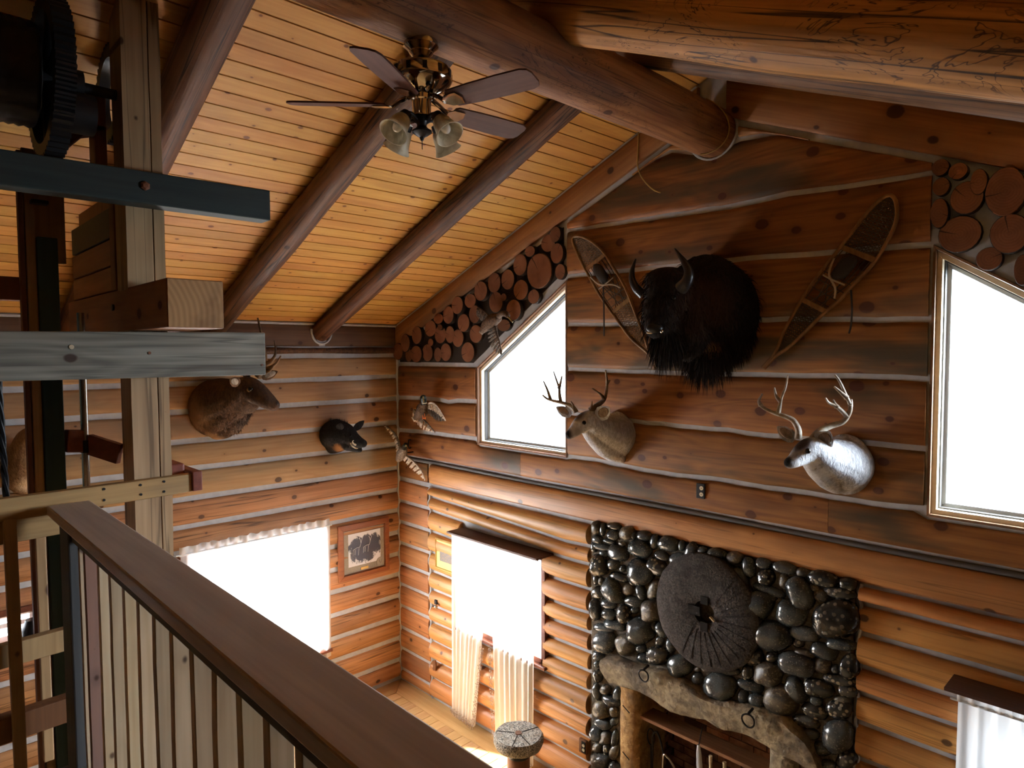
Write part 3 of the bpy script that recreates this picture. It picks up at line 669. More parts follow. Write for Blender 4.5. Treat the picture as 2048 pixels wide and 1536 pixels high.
S1 = """112,125,32,48,0;157,140,18,50,0;235,115,50,24,10;230,178,45,35,10;330,165,52,50,0;375,180,18,28,0;448,185,55,38,15;520,225,32,55,5;620,240,75,55,15;715,255,25,38,0;785,290,48,62,25;860,288,38,30,15;965,315,75,42,15;1090,343,58,45,15;1190,405,45,78,-15;1290,380,58,38,15;1435,410,90,42,12;1570,443,48,30,12;1715,490,110,55,15;1885,525,70,45,10
118,210,42,30,15;205,222,45,18,10;145,260,75,25,12;95,260,22,40,0;165,308,36,28,10;270,305,75,55,25;425,275,85,60,20;297,240,28,16,10;575,325,55,35,20;695,348,72,45,-5;910,365,65,30,15;1015,412,48,38,15;1128,485,55,88,-28;135,395,62,80,-10;230,385,45,42,15;298,415,22,25,0;425,440,98,92,20;545,405,80,55,30;275,475,75,32,20;108,492,22,38,0
145,505,18,30,0;230,570,65,98,-25;130,585,52,45,15;340,560,42,42,0;372,515,25,20,0;430,585,35,55,-20;525,560,45,75,20;378,650,70,38,15;195,670,58,32,10;105,705,38,78,-5;198,738,52,40,10;310,735,50,75,-5;380,710,30,25,0;500,715,70,80,0;240,815,85,35,15;165,838,75,32,12;425,850,100,105,-15;515,820,28,40,0;575,845,40,60,-20;170,930,80,80,0
320,950,70,80,-10;560,925,30,40,0;640,955,35,55,-5;423,980,38,35,0;445,1045,48,35,15;545,1030,78,65,10;125,1030,42,38,20;115,1090,22,25,0;705,1100,85,85,-20;895,1118,45,32,15;830,1125,28,22,0;825,1190,38,45,-10;1040,1130,85,38,12;990,1250,120,95,20;1180,1150,42,55,-5;1225,1040,72,65,-10;1130,1080,28,22,0;1210,930,28,38,-15;1330,1160,100,85,15;1195,1245,100,40,18
1150,1320,38,50,-10;1250,1345,70,48,20;1425,1340,130,95,32;1352,1040,48,42,10;1355,890,145,105,20;1265,665,100,100,25;1330,570,125,34,20;1338,622,50,28,12;1315,480,62,62,10;1440,505,38,55,-10;1555,590,85,130,-30;1495,730,115,90,25;1705,605,60,45,15;1655,550,40,25,10;1830,590,125,42,10;1795,775,165,140,0;1580,875,120,50,14;1545,935,42,40,0;1720,1000,105,55,20;1840,955,118,42,8
1585,1020,80,35,18;1530,1090,140,85,15;1900,1110,70,90,-5;1710,1100,65,55,10;1800,1125,28,35,0;1680,1260,115,62,15;1525,1270,62,105,-35;1825,1205,125,36,12;1885,1285,75,38,10;1665,1345,52,38,20;1850,1345,65,30,12;1830,1410,95,65,10;1660,1420,105,55,20;1590,1490,95,40,12"""
S2 = "1635,1110,200,215,0;1225,925,190,72,15;1290,1080,110,70,20;1420,1265,140,95,10;1740,1410,140,110,0;1500,1480,110,70,10"
S3 = "225,335,60,90,-15;205,535,50,110,-10;325,510,75,65,25;470,570,55,90,0;400,660,120,75,25;270,770,110,120,0;430,790,55,80,-5;290,940,125,75,25;425,920,55,60,0;210,1080,75,120,-20;325,1125,75,90,0;440,1150,45,130,5;220,1255,65,65,10;335,1280,45,80,0;430,1310,60,100,10;280,1420,120,100,20;420,1500,60,80,0"
SPOT = {(1795, 775), (1830, 590), (1900, 1110), (1715, 490), (1860, 1345), (1885, 1285), (1830, 1410), (1660, 1420), (310, 735), (1225, 1040), (1825, 1205)}
def stone(cx, cy, a, b, ang, ox, oy, s, k, key):
    c = GP(ox+cx/s, oy+cy/s, .06); th = math.radians(ang)
    def off_(du, dv): return GP(ox+(cx+du)/s, oy+(cy+dv)/s, .06)-c
    e1 = off_(a*math.cos(th), a*math.sin(th)); e2 = off_(-b*math.sin(th), b*math.cos(th))
    r = min(e1.length, e2.length); e3 = V((0, -max(.03, min(.085, r*.85)), 0))
    mt = RV[1] if key in SPOT else random.choice((RV[0], RV[0], RV[1], RV[2], RV[0]))
    if r < .03: mt = RV[0] if random.random() < .6 else RV[2]
    big = r > .06
    o = MB().ell((c.x, -.045, c.z), e1*1.04, e2*1.04, e3, 18 if big else 12, 12 if big else 8, .16, k*1.37, .86).build('stone', mt, fp, smooth=180)
    return o
k = 0
for txt, ox, oy, s in ((S1.replace('\n', ';'), 1160, 1020, 3.531), (S2, 1420, 1300, 6.4), (S3, 1160, 1300, 6.4)):
    for q in txt.split(';'):
        v = [float(t) for t in q.split(',')]; stone(*v, ox, oy, s, k, (int(v[0]), int(v[1])) if s < 4 else None); k += 1
for i in range(5):                                         # the lowest courses beside the jambs
    for sx in (3.12, 3.3, 4.98, 5.1):
        if sx < 4 and i > 2: continue
        z = .07+i*.16; e = .08+random.random()*.02
        MB().ell((sx+random.uniform(-.02, .02), -.045, z), (e, 0, .01), (0, 0, e*.85), (0, -.07, 0), 14, 8, .2, k, .86).build('stone', random.choice(RV), fp, smooth=180); k += 1
# white bead of chinking that scribes the stones to the log wall
def scallop(x, z0, z1, sg):
    pts = []; n = 90
    for i in range(n):
        z = lerp(z0, z1, i/(n-1)); pts.append((x+sg*(.012+.026*abs(math.sin(z*17+1.3*math.sin(z*5)))), -.02, z))
    return pts
MB().tube(scallop(5.19, .0, 2.5, 1), .012, 6).build('chink_bead', M['mortar'], fp, smooth=60)
# lintel
def cr2(x, y, d): p = GP(1160+x/6.4, 1300+y/6.4, d); return (p.x, p.z)
def cr3(x, y, d): p = GP(1420+x/6.4, 1300+y/6.4, d); return (p.x, p.z)
LD = .15
lt = [cr2(*q, LD) for q in ((250, 130), (400, 120), (560, 180), (760, 240), (1000, 300), (1300, 430), (1600, 620))]+[cr3(*q, LD) for q in ((0, 650), (200, 700), (600, 790), (880, 870), (980, 940), (1120, 1070), (1250, 1200), (1330, 1400), (1380, 1560))]
lb = [cr2(*q, LD) for q in ((250, 280), (350, 440), (520, 500), (740, 560), (850, 620), (1000, 740), (1150, 830), (1400, 900), (1600, 930), (1800, 1050))]+[cr3(*q, LD) for q in ((0, 940), (150, 1050), (400, 1110), (650, 1230), (750, 1300), (900, 1390), (1100, 1480), (1250, 1580), (1380, 1640))]
rings = []
for i in range(41):
    x = lerp(lt[0][0], min(lt[-1][0], lb[-1][0]), i/40); zt = interp(x, lt); zb = min(zt-.03, interp(x, lb)); ring = []
    for t, d in ((0, -.02), (0, .08), (.02, .13), (.1, .15), (.35, .152), (.65, .15), (.9, .145), (.98, .12), (1, .06), (1, -.02)):
        j = .014*mnoise.noise(V((x*9, t*4, 1.5)))+.008*mnoise.noise(V((x*23, t*9, 4)))
        ring.append(V((x, -(d+(j if d > .05 else 0)), lerp(zt, zb, t)+.008*mnoise.noise(V((x*14, t*5, 8))))))
    rings.append(ring)
MB().loft(rings).build('lintel', M['lintel'], fp, smooth=50)
def rough_pillar(xs, z0, z1, d, mat):
    rings = []
    for i in range(21):
        z = lerp(z0, z1, i/20); a = xs[0]+.015*mnoise.noise(V((z*6, 1, 0))); b = xs[1]+.02*mnoise.noise(V((z*7, 2, 0)))
        ring = []
        for x, dd in ((a, -.3), (a, d-.03), (a+.02, d), ((a+b)/2, d+.01), (b-.03, d), (b, d-.03), (b+.02*mnoise.noise(V((z*9, 7, 0))), .05), (b, -.3)):
            ring.append(V((x+.006*mnoise.noise(V((z*25, x*9, 0))), -(dd+.012*mnoise.noise(V((z*15, x*12, 5)))), z)))
        rings.append(ring)
    return MB().loft(rings).build('jamb_stone', mat, fp, smooth=50)
ja = cr2(490, 1000, .1); jb = cr2(735, 900, .1)
rough_pillar((ja[0], jb[0]), 0, cr2(620, 520, .1)[1]+.02, .10, M['jamb'])
rb = cr3(730, 1420, .1); rough_pillar((rb[0], rb[0]+.2), 0, cr3(800, 1340, .1)[1]+.04, .09, M['lintel'])
# brick firebox
OX0, OX1 = jb[0]-.03, rb[0]+.02
fbx = MB()
fbx.span((OX0-.12, .56, 0), (OX1+.12, .60, 1.5)); fbx.span((OX0-.12, .2, 0), (OX0-.07, .6, 1.5)); fbx.span((OX1+.07, .2, 0), (OX1+.12, .6, 1.5)); fbx.span((OX0-.12, -.04, 1.45), (OX1+.12, .6, 1.5)); fbx.span((OX0-.12, -.35, .0), (OX1+.12, .6, .03))
fbx.build('firebox', M['soot_and_shade'], fp)
bs = None
for r in range(21):
    z = .065+r*.068; x = OX0-.11+(.11 if r % 2 else 0)
    while x < OX1+.02:
        c = (x+.1, .535, z)
        if bs is None: bs = MB().box((0, 0, 0), (.205, .05, .06)).build('brick', M['brick'], fp, origin=(0, 0, 0)); place(bs, c, fp)
        else: share(bs, 'brick', c, fp)
        x += .214
bs2 = None
for r in range(21):
    z = .065+r*.068
    for i in range(2):
        for xx in (OX0-.06, OX1+.06):
            c = (xx, .13+.21*i+(.1 if r % 2 else 0), z)
            if bs2 is None: bs2 = MB().box((0, 0, 0), (.04, .2, .06)).build('brick', M['brick'], fp, origin=(0, 0, 0)); place(bs2, c, fp)
            else: share(bs2, 'brick', c, fp)
# timber bar inside the opening with hanging tools
b0 = GP(1279.5, 1429, .06); b1 = GP(1500, 1535, .06); zb = (b0.z+b1.z)/2
MB().span((b0.x-.02, .12, zb-.028), (OX1+.02, -.06, zb)).build('shelf_board', M['timber_x'], fp, bevel=.004)
for px, py in ((1290, 1340), (1499, 1428)):
    p = GP(px, py, LD+.03)
    o = MB().tube([p+V((0, .05, .02)), p+V((0, -.01, .012)), p+V((0, -.02, 0))], .009, 6).tube([p+V((.046*math.sin(a), -.022-.004*math.sin(a*2), -.04-.046*math.cos(a)+.0)) for a in [2*math.pi*i/24 for i in range(25)]], .0065, 6).build('iron_ring', M['black_iron'], fp, smooth=60)
for z in (1.02, .62, .3):
    q = GP(1252, 1417+(1.02-z)*60, .12); MB().bar((q.x-.03, -.125, z+.02), (q.x+.04, -.125, z-.02), .006, .006).build('iron_pin', M['black_iron'], fp)
M['bristle'] = plain('bristle_white', (196, 196, 200), .9); M['bone'] = speck('bone', (226, 214, 188), (190, 170, 138), 30, .4, .6, .6, .3)
bx = GP(1397, 1490, .1); z = bx.z
br = thing('hearth_broom', 'small whisk broom hanging from the wooden bar in the fireplace', 'broom', (bx.x, -.1, z-.2))
MB().tube([(bx.x+.02, -.08, z+.14), (bx.x, -.095, z), ], .004, 6).build('handle', M['black_iron'], br)
MB().tube([(bx.x, -.1, z), (bx.x+.004, -.1, z-.06), (bx.x+.012, -.1, z-.2)], [.012, .022, .026], 10, flat=.6).build('bristles', M['bristle'], br, smooth=60)
for px, py, lab in ((1421, 1506, 'short pale bone peg hanging just right of the whisk broom'), (1449, 1519, 'larger pale bone peg hanging right of the short one')):
    c = GP(px, py+26, .09); o = MB().tube([c+V((0, 0, .08)), c+V((.002, 0, 0)), c+V((-.004, 0, -.1)), c+V((0, 0, -.13))], [.014, .012, .014, .018], 10).build('bone_peg', M['bone'], None, smooth=60)
    tag(o, lab, 'peg', 'bone pegs under the fireplace bar')
tl = GP(1312, 1500, -.02); tx = tl.x; tz = tl.z
t_ = thing('fire_tools', 'black iron fire tools with looped handles at left of the firebox', 'fire tools', (tx, .0, tz-.8))
def loop(cx, cy, cz, w, h, r=.006): return [(cx+w*math.sin(a), cy, cz+h*math.cos(a)) for a in [2*math.pi*i/20 for i in range(21)]]
MB().tube(loop(tx-.05, .02, tz+.09, .035, .07), .006, 6).tube([(tx-.05, .02, tz+.02), (tx-.045, .02, tz-.7)], .006, 6).build('poker', M['black_iron'], t_, smooth=60)
MB().tube(smoothpts([(tx-.03, 0, tz-.7), (tx-.02, 0, tz), (tx-.02, 0, tz+.12), (tx+.02, 0, tz+.17), (tx+.06, 0, tz+.1), (tx+.085, 0, tz)], 5), .009, 6).build('shovel', M['black_iron'], t_, smooth=60)
M['silver'] = plain('worn_steel', (190, 184, 172), .25, .9)
MB().tube(smoothpts([(tx+.085, -.01, tz-.6), (tx+.09, -.01, tz-.04), (tx+.13, -.01, tz+.01), (tx+.18, -.01, tz-.03), (tx+.23, -.01, tz-.11), (tx+.26, -.01, tz-.25)], 5), .011, 8).build('tongs', M['silver'], t_, smooth=60)
# millstone set into the stonework
mc = GP(1407, 1226, .12); R1 = .425
ms = thing('millstone', 'large dark lava millstone mounted flat on the fireplace stonework', 'millstone', (mc.x, 0, mc.z))
prof = [(.085, .02), (.085, .115), (.11, .125), (.25, .128), (R1-.02, .122), (R1, .105), (R1*1.01, .04), (R1, .0)]
rings = []; n = 48
for r_, d in prof:
    rings.append([V((mc.x+(r_+(.012*mnoise.noise(V((math.cos(a)*3, math.sin(a)*3, 2)))+.008*mnoise.noise(V((math.cos(a)*9, math.sin(a)*9, 2))) if r_ > .3 else 0))*math.cos(a), -(d+.003*mnoise.noise(V((r_*12, a*3, 0)))), mc.z+r_*1.04*math.sin(a))) for a in [2*math.pi*i/n for i in range(n)]])
rings.append(rings[0]); MB().loft(rings, False).build('stone_disc', M['mill'], ms, smooth=40)
mbx = MB()
for a in [math.radians(-125+13*i) for i in range(14)]:
    p0 = V((mc.x+.14*math.cos(a), -.1285, mc.z+.146*math.sin(a))); p1 = V((mc.x+.38*math.cos(a+.12), -.127, mc.z+.395*math.sin(a+.12))); mbx.bar(p0, p1, .002, .004, (0, 1, 0))
mbx.build('dressing_groove', M['soot_and_shade'], ms)
MB().box((mc.x-.075, -.126, mc.z+.005), (.1, .012, .07)).box((mc.x+.01, -.126, mc.z+.1), (.06, .012, .06)).box((mc.x+.01, -.126, mc.z-.1), (.06, .012, .07)).lathe([(.0, 0), (.084, 0), (.084, .01), (0, .01)], 20, (mc.x, -.03, mc.z), Matrix.Rotation(math.pi/2, 3, 'X')).build('eye_socket', M['soot_and_shade'], ms)
MB().tube([mc+V((.06, -.01, -.01)), mc+V((.1, -.015, -.035))], .01, 6).build('iron_wedge', M['silver'], ms)
# ------------------------------------------------------------------ millstone table in front of the window
sc = onp(1037, 1466, 2, .60); tb = thing('millstone_table', 'small round granite millstone table on a wooden stump below the window', 'table', (sc.x, sc.y, 0))
rings = []; n = 40
for r_, z in ((.0, .47), (.16, .47), (.205, .49), (.225, .53), (.222, .575), (.205, .597), (.0, .60)):
    rings.append([V((sc.x+(r_+(.008*mnoise.noise(V((math.cos(a)*4, math.sin(a)*4, z*9))) if r_ > .1 else 0))*math.cos(a), sc.y+r_*math.sin(a), z)) for a in [2*math.pi*i/n for i in range(n)]])
MB().loft(rings, False).build('stone_top', M['granite'], tb, smooth=40)
g = MB()
for a in (75, 345, 300, 215): g.bar((sc.x+.04*math.cos(math.radians(a)), sc.y+.04*math.sin(math.radians(a)), .6), (sc.x+.2*math.cos(math.radians(a)), sc.y+.2*math.sin(math.radians(a)), .597), .007, .006)
g.build('groove', M['soot_and_shade'], tb)
MB().lathe([(0, .598), (.03, .598), (.03, .606), (0, .606)], 20, (sc.x, sc.y, 0)).build('iron_plug', M['strip_z'], tb, smooth=40)
MB().lathe([(.11, 0), (.105, .05), (.1, .4), (.098, .445)], 24, (sc.x, sc.y, 0)).build('stump', M['strip_z'], tb, smooth=40)
MB().lathe([(.102, .40), (.106, .405), (.106, .44), (.102, .445)], 24, (sc.x, sc.y, 0)).build('iron_band', M['black_iron'], tb, smooth=40)
pg = MB()
for i in range(10): pg.tube([(sc.x+.085*math.cos(i*.63), sc.y+.085*math.sin(i*.63), .44), (sc.x+.085*math.cos(i*.63), sc.y+.085*math.sin(i*.63), .475)], .008, 6)
pg.build('peg_ring', M['timber_x'], tb)
# ------------------------------------------------------------------ curtains
def sheet(W_, u0, u1, u0b, u1b, zt, zb, d, folds, amp, nz=14, seed=0, scal=.0, header=.0):
    nu = int(folds*8); vv = []; fs = []
    for j in range(nz+1):
        t = j/nz
        for i in range(nu+1):
            s = i/nu; ph = s*folds*2*math.pi+.7*math.sin(s*9+seed)
            a = amp*(.35+.65*t) if header == 0 else amp*(.55+.45*t)
            zb2 = zb+scal*abs(math.sin(s*folds*math.pi*1.0)); zt2 = zt+header*mnoise.noise(V((s*14, seed, 0)))
            u = lerp(lerp(u0, u1, s), lerp(u0b, u1b, s), t)
            vv.append(W_(u, lerp(zt2, zb2, t), d+a*math.sin(ph)+.3*a*math.sin(ph*2.3+seed)))
    for j in range(nz):
        for i in range(nu):
            a = j*(nu+1)+i; fs.append((a, a+1, a+nu+2, a+nu+1))
    return MB().add(vv, fs)
def ruffle(W_, u0, u1, z0, z1, d, n, amp, seed):
    vv = []; fs = []; nu = n*6
    for j in range(5):
        t = j/4
        for i in range(nu+1):
            s = i/nu; ph = s*n*2*math.pi+1.5*math.sin(s*13+seed)
            vv.append(W_(lerp(u0, u1, s), lerp(z0, z1, t)+t*.018*mnoise.noise(V((s*22, seed, 0))), d+amp*(.25+t)*math.sin(ph)+t*.01*math.sin(ph*.37)))
    for j in range(4):
        for i in range(nu):
            a = j*(nu+1)+i; fs.append((a, a+1, a+nu+2, a+nu+1))
    return MB().add(vv, fs)
c = thing('curtain', 'wide white ruffled curtain glowing over the left wall window', 'curtain', (.08, -1.74, .64))
sheet(WLf, -2.52, -.97, -2.50, -.98, 2.10, .63, .085, 16, .012, seed=2).build('cloth', M['sheer'], c, smooth=180, recalc=False)
ruffle(WLf, -2.53, -.97, 2.085, 2.175, .085, 15, .018, 3).build('ruffle', M['sheer_thick'], c, smooth=180, recalc=False)
MB().tube([(.085, -2.56, 2.10), (.085, -.95, 2.10)], .008, 8).build('curtain_rod', M['trim_white'], c, smooth=60)
c = thing('curtain', 'pair of white lace-edged curtain panels left of the fireplace', 'curtain', (1.75, -.12, .05))
pl = sheet(WG, 1.15, 1.76, 1.14, 1.50, 2.07, .10, .11, 7, .018, seed=1, scal=-.06).build('panel', M['sheer_lace'], c, smooth=180, recalc=False)
pr = sheet(WG, 1.76, 2.38, 1.82, 2.36, 2.07, .04, .11, 7, .018, seed=4, scal=-.05).build('panel', M['sheer_lace'], c, smooth=180, recalc=False)
ruffle(WG, 1.14, 2.39, 2.03, 2.085, .115, 20, .010, 6).build('ruffle', M['sheer_lace'], c, smooth=180, recalc=False)
MB().tube([(1.1, -.11, 2.04), (2.43, -.11, 2.04)], .008, 8).build('curtain_rod', M['trim_white'], c, smooth=60)
def lace(x0, z0, x1, z1, n, d, par):
    mb = MB()
    for i in range(n):
        t = (i+.5)/n; x = lerp(x0, x1, t); z = lerp(z0, z1, t)+.012*math.sin(i*2.4); r = .011+.006*((i*7) % 3)
        mb.tube([(x+r*math.cos(a), -d, z+r*math.sin(a)) for a in [2*math.pi*q/10 for q in range(11)]], .0018, 4)
        if i % 4 == 0:
            for q in range(5):
                a = 2*math.pi*q/5+.3; mb.ell((x+.024*math.cos(a), -d, z+.03+.024*math.sin(a)), (.012*math.cos(a), 0, .012*math.sin(a)), (-.006*math.sin(a), 0, .006*math.cos(a)), (0, .001, 0), 8, 4)
    return mb.build('lace_trim', M['lace'], par, smooth=60)
lace(1.14, .09, 1.50, .05, 26, .137, c); lace(1.50, .08, 1.66, .95, 34, .137, c); lace(1.82, .08, 1.77, 1.0, 34, .137, c); lace(1.82, .05, 2.36, .02, 30, .137, c)
c = thing('curtain', 'gathered white curtain right of the fireplace at the picture edge', 'curtain', (6.4, -.12, .3))
sheet(WG, 5.79, 7.06, 5.78, 7.07, 2.0, .25, .13, 15, .022, seed=8).build('cloth', M['sheer_thick'], c, smooth=180, recalc=False)
ruffle(WG, 5.785, 7.065, 1.985, 2.06, .135, 22, .016, 9).build('ruffle', M['sheer_thick'], c, smooth=180, recalc=False)
MB().tube([(5.75, -.13, 1.99), (7.1, -.13, 1.99)], .008, 8).build('curtain_rod', M['trim_white'], c, smooth=60)
M['shelf_dark'] = wood('shelf_dark', (96, 66, 52), (70, 46, 36), None, 'X', .2, .6, .04, .6, 0)
for x0, x1, dd, lab in ((1.21, 2.53, .235, 'dark rough shelf board above the lace curtains left of the fireplace'), (5.75, 7.12, .28, 'dark shelf board above the curtain right of the fireplace')):
    o = MB().span((x0, .0, 2.088), (x1, -dd, 2.108)).build('shelf_board', M['shelf_dark'], bevel=.003); tag(o, lab, 'shelf')
# ------------------------------------------------------------------ pictures
M['frame_oak'] = wood('frame_oak', (160, 92, 54), (124, 66, 38), None, 'Y', 0, .4, .03, .5, 0, spec=.5)
M['mat_grey'] = speck('mat_grey', (168, 160, 146), (150, 142, 128), 160, .4, .6, .9, .05)
M['paper'] = plain('print_paper', (236, 238, 244), .7); M['brass'] = plain('brass_plate', (214, 178, 104), .3, .7)
M['mat_cream'] = plain('mat_cream', (240, 226, 140), .8); M['frame_gold'] = plain('frame_gold', (206, 170, 104), .4)
def ink(name, paper, inks, scale, axes):
    t = NT(name); tc = t.n('TexCoord').outputs['Object']; a = t.noise(tc, scale, 6, .7, .6); b = t.noise(tc, scale*3.5, 5, .7)
    dist = t.n('VectorMath', operation='LENGTH'); t.set(dist.inputs[0], t.vm('MULTIPLY', tc, axes))
    m = t.math('SUBTRACT', t.math('ADD', a, t.math('MULTIPLY', b, .35)), dist.outputs['Value'])
    col = t.mix(t.rng(m, .0, .12), lin(paper), lin(inks[0])); col = t.mix(t.rng(b, .52, .62), col, lin(inks[1])) if len(inks) > 1 else col
    return t.principled(col, .6)
M['art1'] = ink('ink_wash_print', (238, 240, 246), ((78, 80, 96),), 9, (1.6, 2.9, 3.9))
M['art2'] = ink('landscape_print', (206, 186, 150), ((120, 110, 104), (176, 140, 96)), 16, (2, 3, 4))
M['white_line'] = plain('print_highlight', (232, 234, 240), .7)
P = [LP(*q, .05) for q in ((677, 1052), (778, 1036), (780, 1146), (677, 1160))]
y0, y1 = (P[0].y+P[3].y)/2, (P[1].y+P[2].y)/2; z1 = (P[0].z+P[1].z)/2; z0 = (P[2].z+P[3].z)/2
pf = thing('framed_print', 'oak-framed ink wash print of elk in a grey mat near the corner', 'picture', (.03, (y0+y1)/2, z0))
def picture_frame(par, W_, a0, a1, b0, b1, w, mat, d0=.03, d1=.06, n='frame'):
    mb = MB(); pts = [(a0, b0), (a1, b0), (a1, b1), (a0, b1)]; ins = [(a0+w, b0+w), (a1-w, b0+w), (a1-w, b1-w), (a0+w, b1-w)]
    for i in range(4):
        j = (i+1) % 4; q = [pts[i], pts[j], ins[j], ins[i]]; hh = [d1*.8, d1*.8, d1, d1]
        mb.add([W_(u, z, d0) for u, z in q]+[W_(u, z, h_) for (u, z), h_ in zip(q, hh)], [(0, 1, 2, 3), (7, 6, 5, 4), (0, 4, 5, 1), (1, 5, 6, 2), (2, 6, 7, 3), (3, 7, 4, 0)])
    return mb.build(n, mat, par, bevel=.004)
picture_frame(pf, WLf, y0, y1, z0, z1, .06, M['frame_oak'], .022, .062); picture_frame(pf, WLf, y0+.055, y1-.055, z0+.055, z1-.055, .015, M['frame_oak'], .03, .052, 'inner_moulding')
MB().span((.03, y0+.06, z0+.06), (.038, y1-.06, z1-.06)).build('mat', M['mat_grey'], pf)
ay0, ay1, az0, az1 = y0+.13, y1-.12, z0+.145, z1-.115
art = MB().span((.038, ay0, az0), (.041, ay1, az1)).build('print', M['art1'], pf)
el = MB()
for cy, cz, s in ((lerp(ay0, ay1, .30), lerp(az0, az1, .5), 1.0), (lerp(ay0, ay1, .6), lerp(az0, az1, .52), .9)):
    for seg in (((-.07, .0), (-.02, .02), (.02, .02)), ((.02, .02), (.035, .06)), ((.035, .06), (.03, .10), (.015, .13)), ((.035, .06), (.05, .11), (.06, .13)), ((-.065, 0), (-.07, -.07)), ((.01, .01), (.0, -.07)), ((-.04, 0), (-.045, -.06))):
        el.tube([(.042, cy+a*s, cz+b*s) for a, b in seg], .003, 4)
el.build('print_figure', M['white_line'], art)
MB().span((.038, (y0+y1)/2-.05, z0+.085), (.044, (y0+y1)/2+.05, z0+.115)).build('name_plate', M['brass'], pf, bevel=.002)
RY = Matrix.Rotation(math.pi/2, 3, 'Y')
rd = MB().lathe([(0, 0), (.045, 0), (.045, .005), (0, .005)], 28, (.04, y1-.125, z0+.13), RY).build('round_inset', M['paper'], pf, smooth=40)
MB().lathe([(.045, 0), (.052, 0), (.052, .007), (.045, .007)], 28, (.04, y1-.125, z0+.13), RY).build('inset_rim', M['mat_grey'], pf, smooth=40)
MB().tube([(.046, y1-.125-.02, z0+.155), (.046, y1-.125-.012, z0+.13), (.046, y1-.125, z0+.11), (.046, y1-.113, z0+.13), (.046, y1-.105, z0+.155)], .003, 4).build('print_figure', M['art1'], rd)
P = [GP(*q, .06) for q in ((870.5, 1075), (919, 1089), (919, 1152), (871, 1136))]
x0, x1 = P[0].x, P[1].x; z1 = (P[0].z+P[1].z)/2; z0 = (P[2].z+P[3].z)/2
pf2 = thing('framed_print', 'small gilt-framed landscape print with cream mat beside the lace curtains', 'picture', ((x0+x1)/2, -.05, z0))
picture_frame(pf2, WG, x0, x1, z0, z1, .02, M['frame_gold'], .05, .078)
MB().span((x0+.015, -.055, z0+.015), (x1-.015, -.062, z1-.015)).build('mat', M['mat_cream'], pf2)
MB().span((x0+.085, -.062, z0+.1), (x1-.065, -.065, z1-.08)).build('print', M['art2'], pf2)
# ------------------------------------------------------------------ small fittings on the walls
M['ivory'] = plain('ivory_plastic', (226, 216, 192), .4)
c = GP(1401.5, 982, .03); o = thing('wall_outlet', 'black electrical outlet plate on the log below the deer heads', 'outlet', (c.x, -.03, c.z))
MB().box((c.x, -.03, c.z), (.072, .012, .115)).build('plate', M['black_iron'], o, bevel=.003)
for dz in (.024, -.024):
    r = MB().lathe([(0, 0), (.015, 0), (.016, .004), (0, .004)], 18, (c.x+.01, -.036, c.z+dz), Matrix.Rotation(math.pi/2, 3, 'X')).build('receptacle', M['ivory'], o, smooth=40)
    MB().box((c.x+.006, -.041, c.z+dz), (.002, .002, .009)).box((c.x+.014, -.041, c.z+dz), (.002, .002, .009)).build('slot', M['black_iron'], r)
c = GP(1166, 1493, .075); o = thing('wall_outlet', 'ivory outlet recessed in a cut in the round log left of the hearth', 'outlet', (c.x, -.075, c.z))
MB().box((c.x, -.068, c.z), (.09, .03, .13)).build('recess', M['strip_z'], o, bevel=.01)
MB().box((c.x+.012, -.08, c.z), (.05, .012, .11)).build('painted_shade_box', M['soot_and_shade'], o, bevel=.006)  # dark box paints the shade inside the cut log
for dz in (.02, -.02): MB().lathe([(0, 0), (.014, 0), (.014, .004), (0, .004)], 14, (c.x+.016, -.088, c.z+dz), Matrix.Rotation(math.pi/2, 3, 'X')).build('receptacle', M['ivory'], o, smooth=40)
c = GP(872, 1211, .08); o = thing('wall_bracket', 'small iron bracket with a round knob on the log near the corner', 'bracket', (c.x, -.06, c.z))
MB().box((c.x-.02, -.06, c.z+.03), (.04, .03, .05)).build('plate', M['black_iron'], o, bevel=.003); MB().ball((c.x+.012, -.09, c.z-.01), .022).build('knob', M['silver'], o, smooth=180)
c = GP(868.5, 1330, .085); tag(MB().prism([(c.x-.02, c.z-.07), (c.x+.025, c.z-.06), (c.x+.03, c.z), (c.x+.02, c.z+.06), (c.x-.02, c.z+.045)], -.07, -.088).build('wood_patch', M['strip_z'], bevel=.004), 'dark wooden patch on the round log low in the corner', 'patch')
c = GP(819, 888, .04); tag(MB().tube([c+V((0, .02, .045)), c+V((0, -.01, .05)), c+V((0, -.02, .0)), c+V((0, -.01, -.05)), c+V((0, .02, -.045))], .008, 6).build('iron_handle', M['black_iron'], smooth=60), 'small black iron handle beside the lower flying duck', 'handle')
M['cordrope'] = plain('hemp_cord', (190, 160, 96), .8)
c = [GP(px, py, .05) for px, py in ((1277, 264), (1276, 300), (1275, 330), (1281, 350), (1293, 367), (1308, 380), (1321, 385))]
tag(MB().tube(smoothpts(c, 4), .006, 6).build('hanging_cord', M['cordrope'], smooth=60), 'thin tan cord hanging loose below the ridge log', 'cord')
pts = []
for i in range(15):
    a = math.radians(60-i*11); y = -.28+.1*math.sin(i*.25); pts.append((XR+.183*math.cos(a), y+.015*i*.7, 5.605+.183*math.sin(a)))
tag(MB().tube(pts, .005, 6).build('ridge_wire', M['cordrope'], smooth=60), 'thin tan wire wrapped round the end of the ridge log', 'wire')
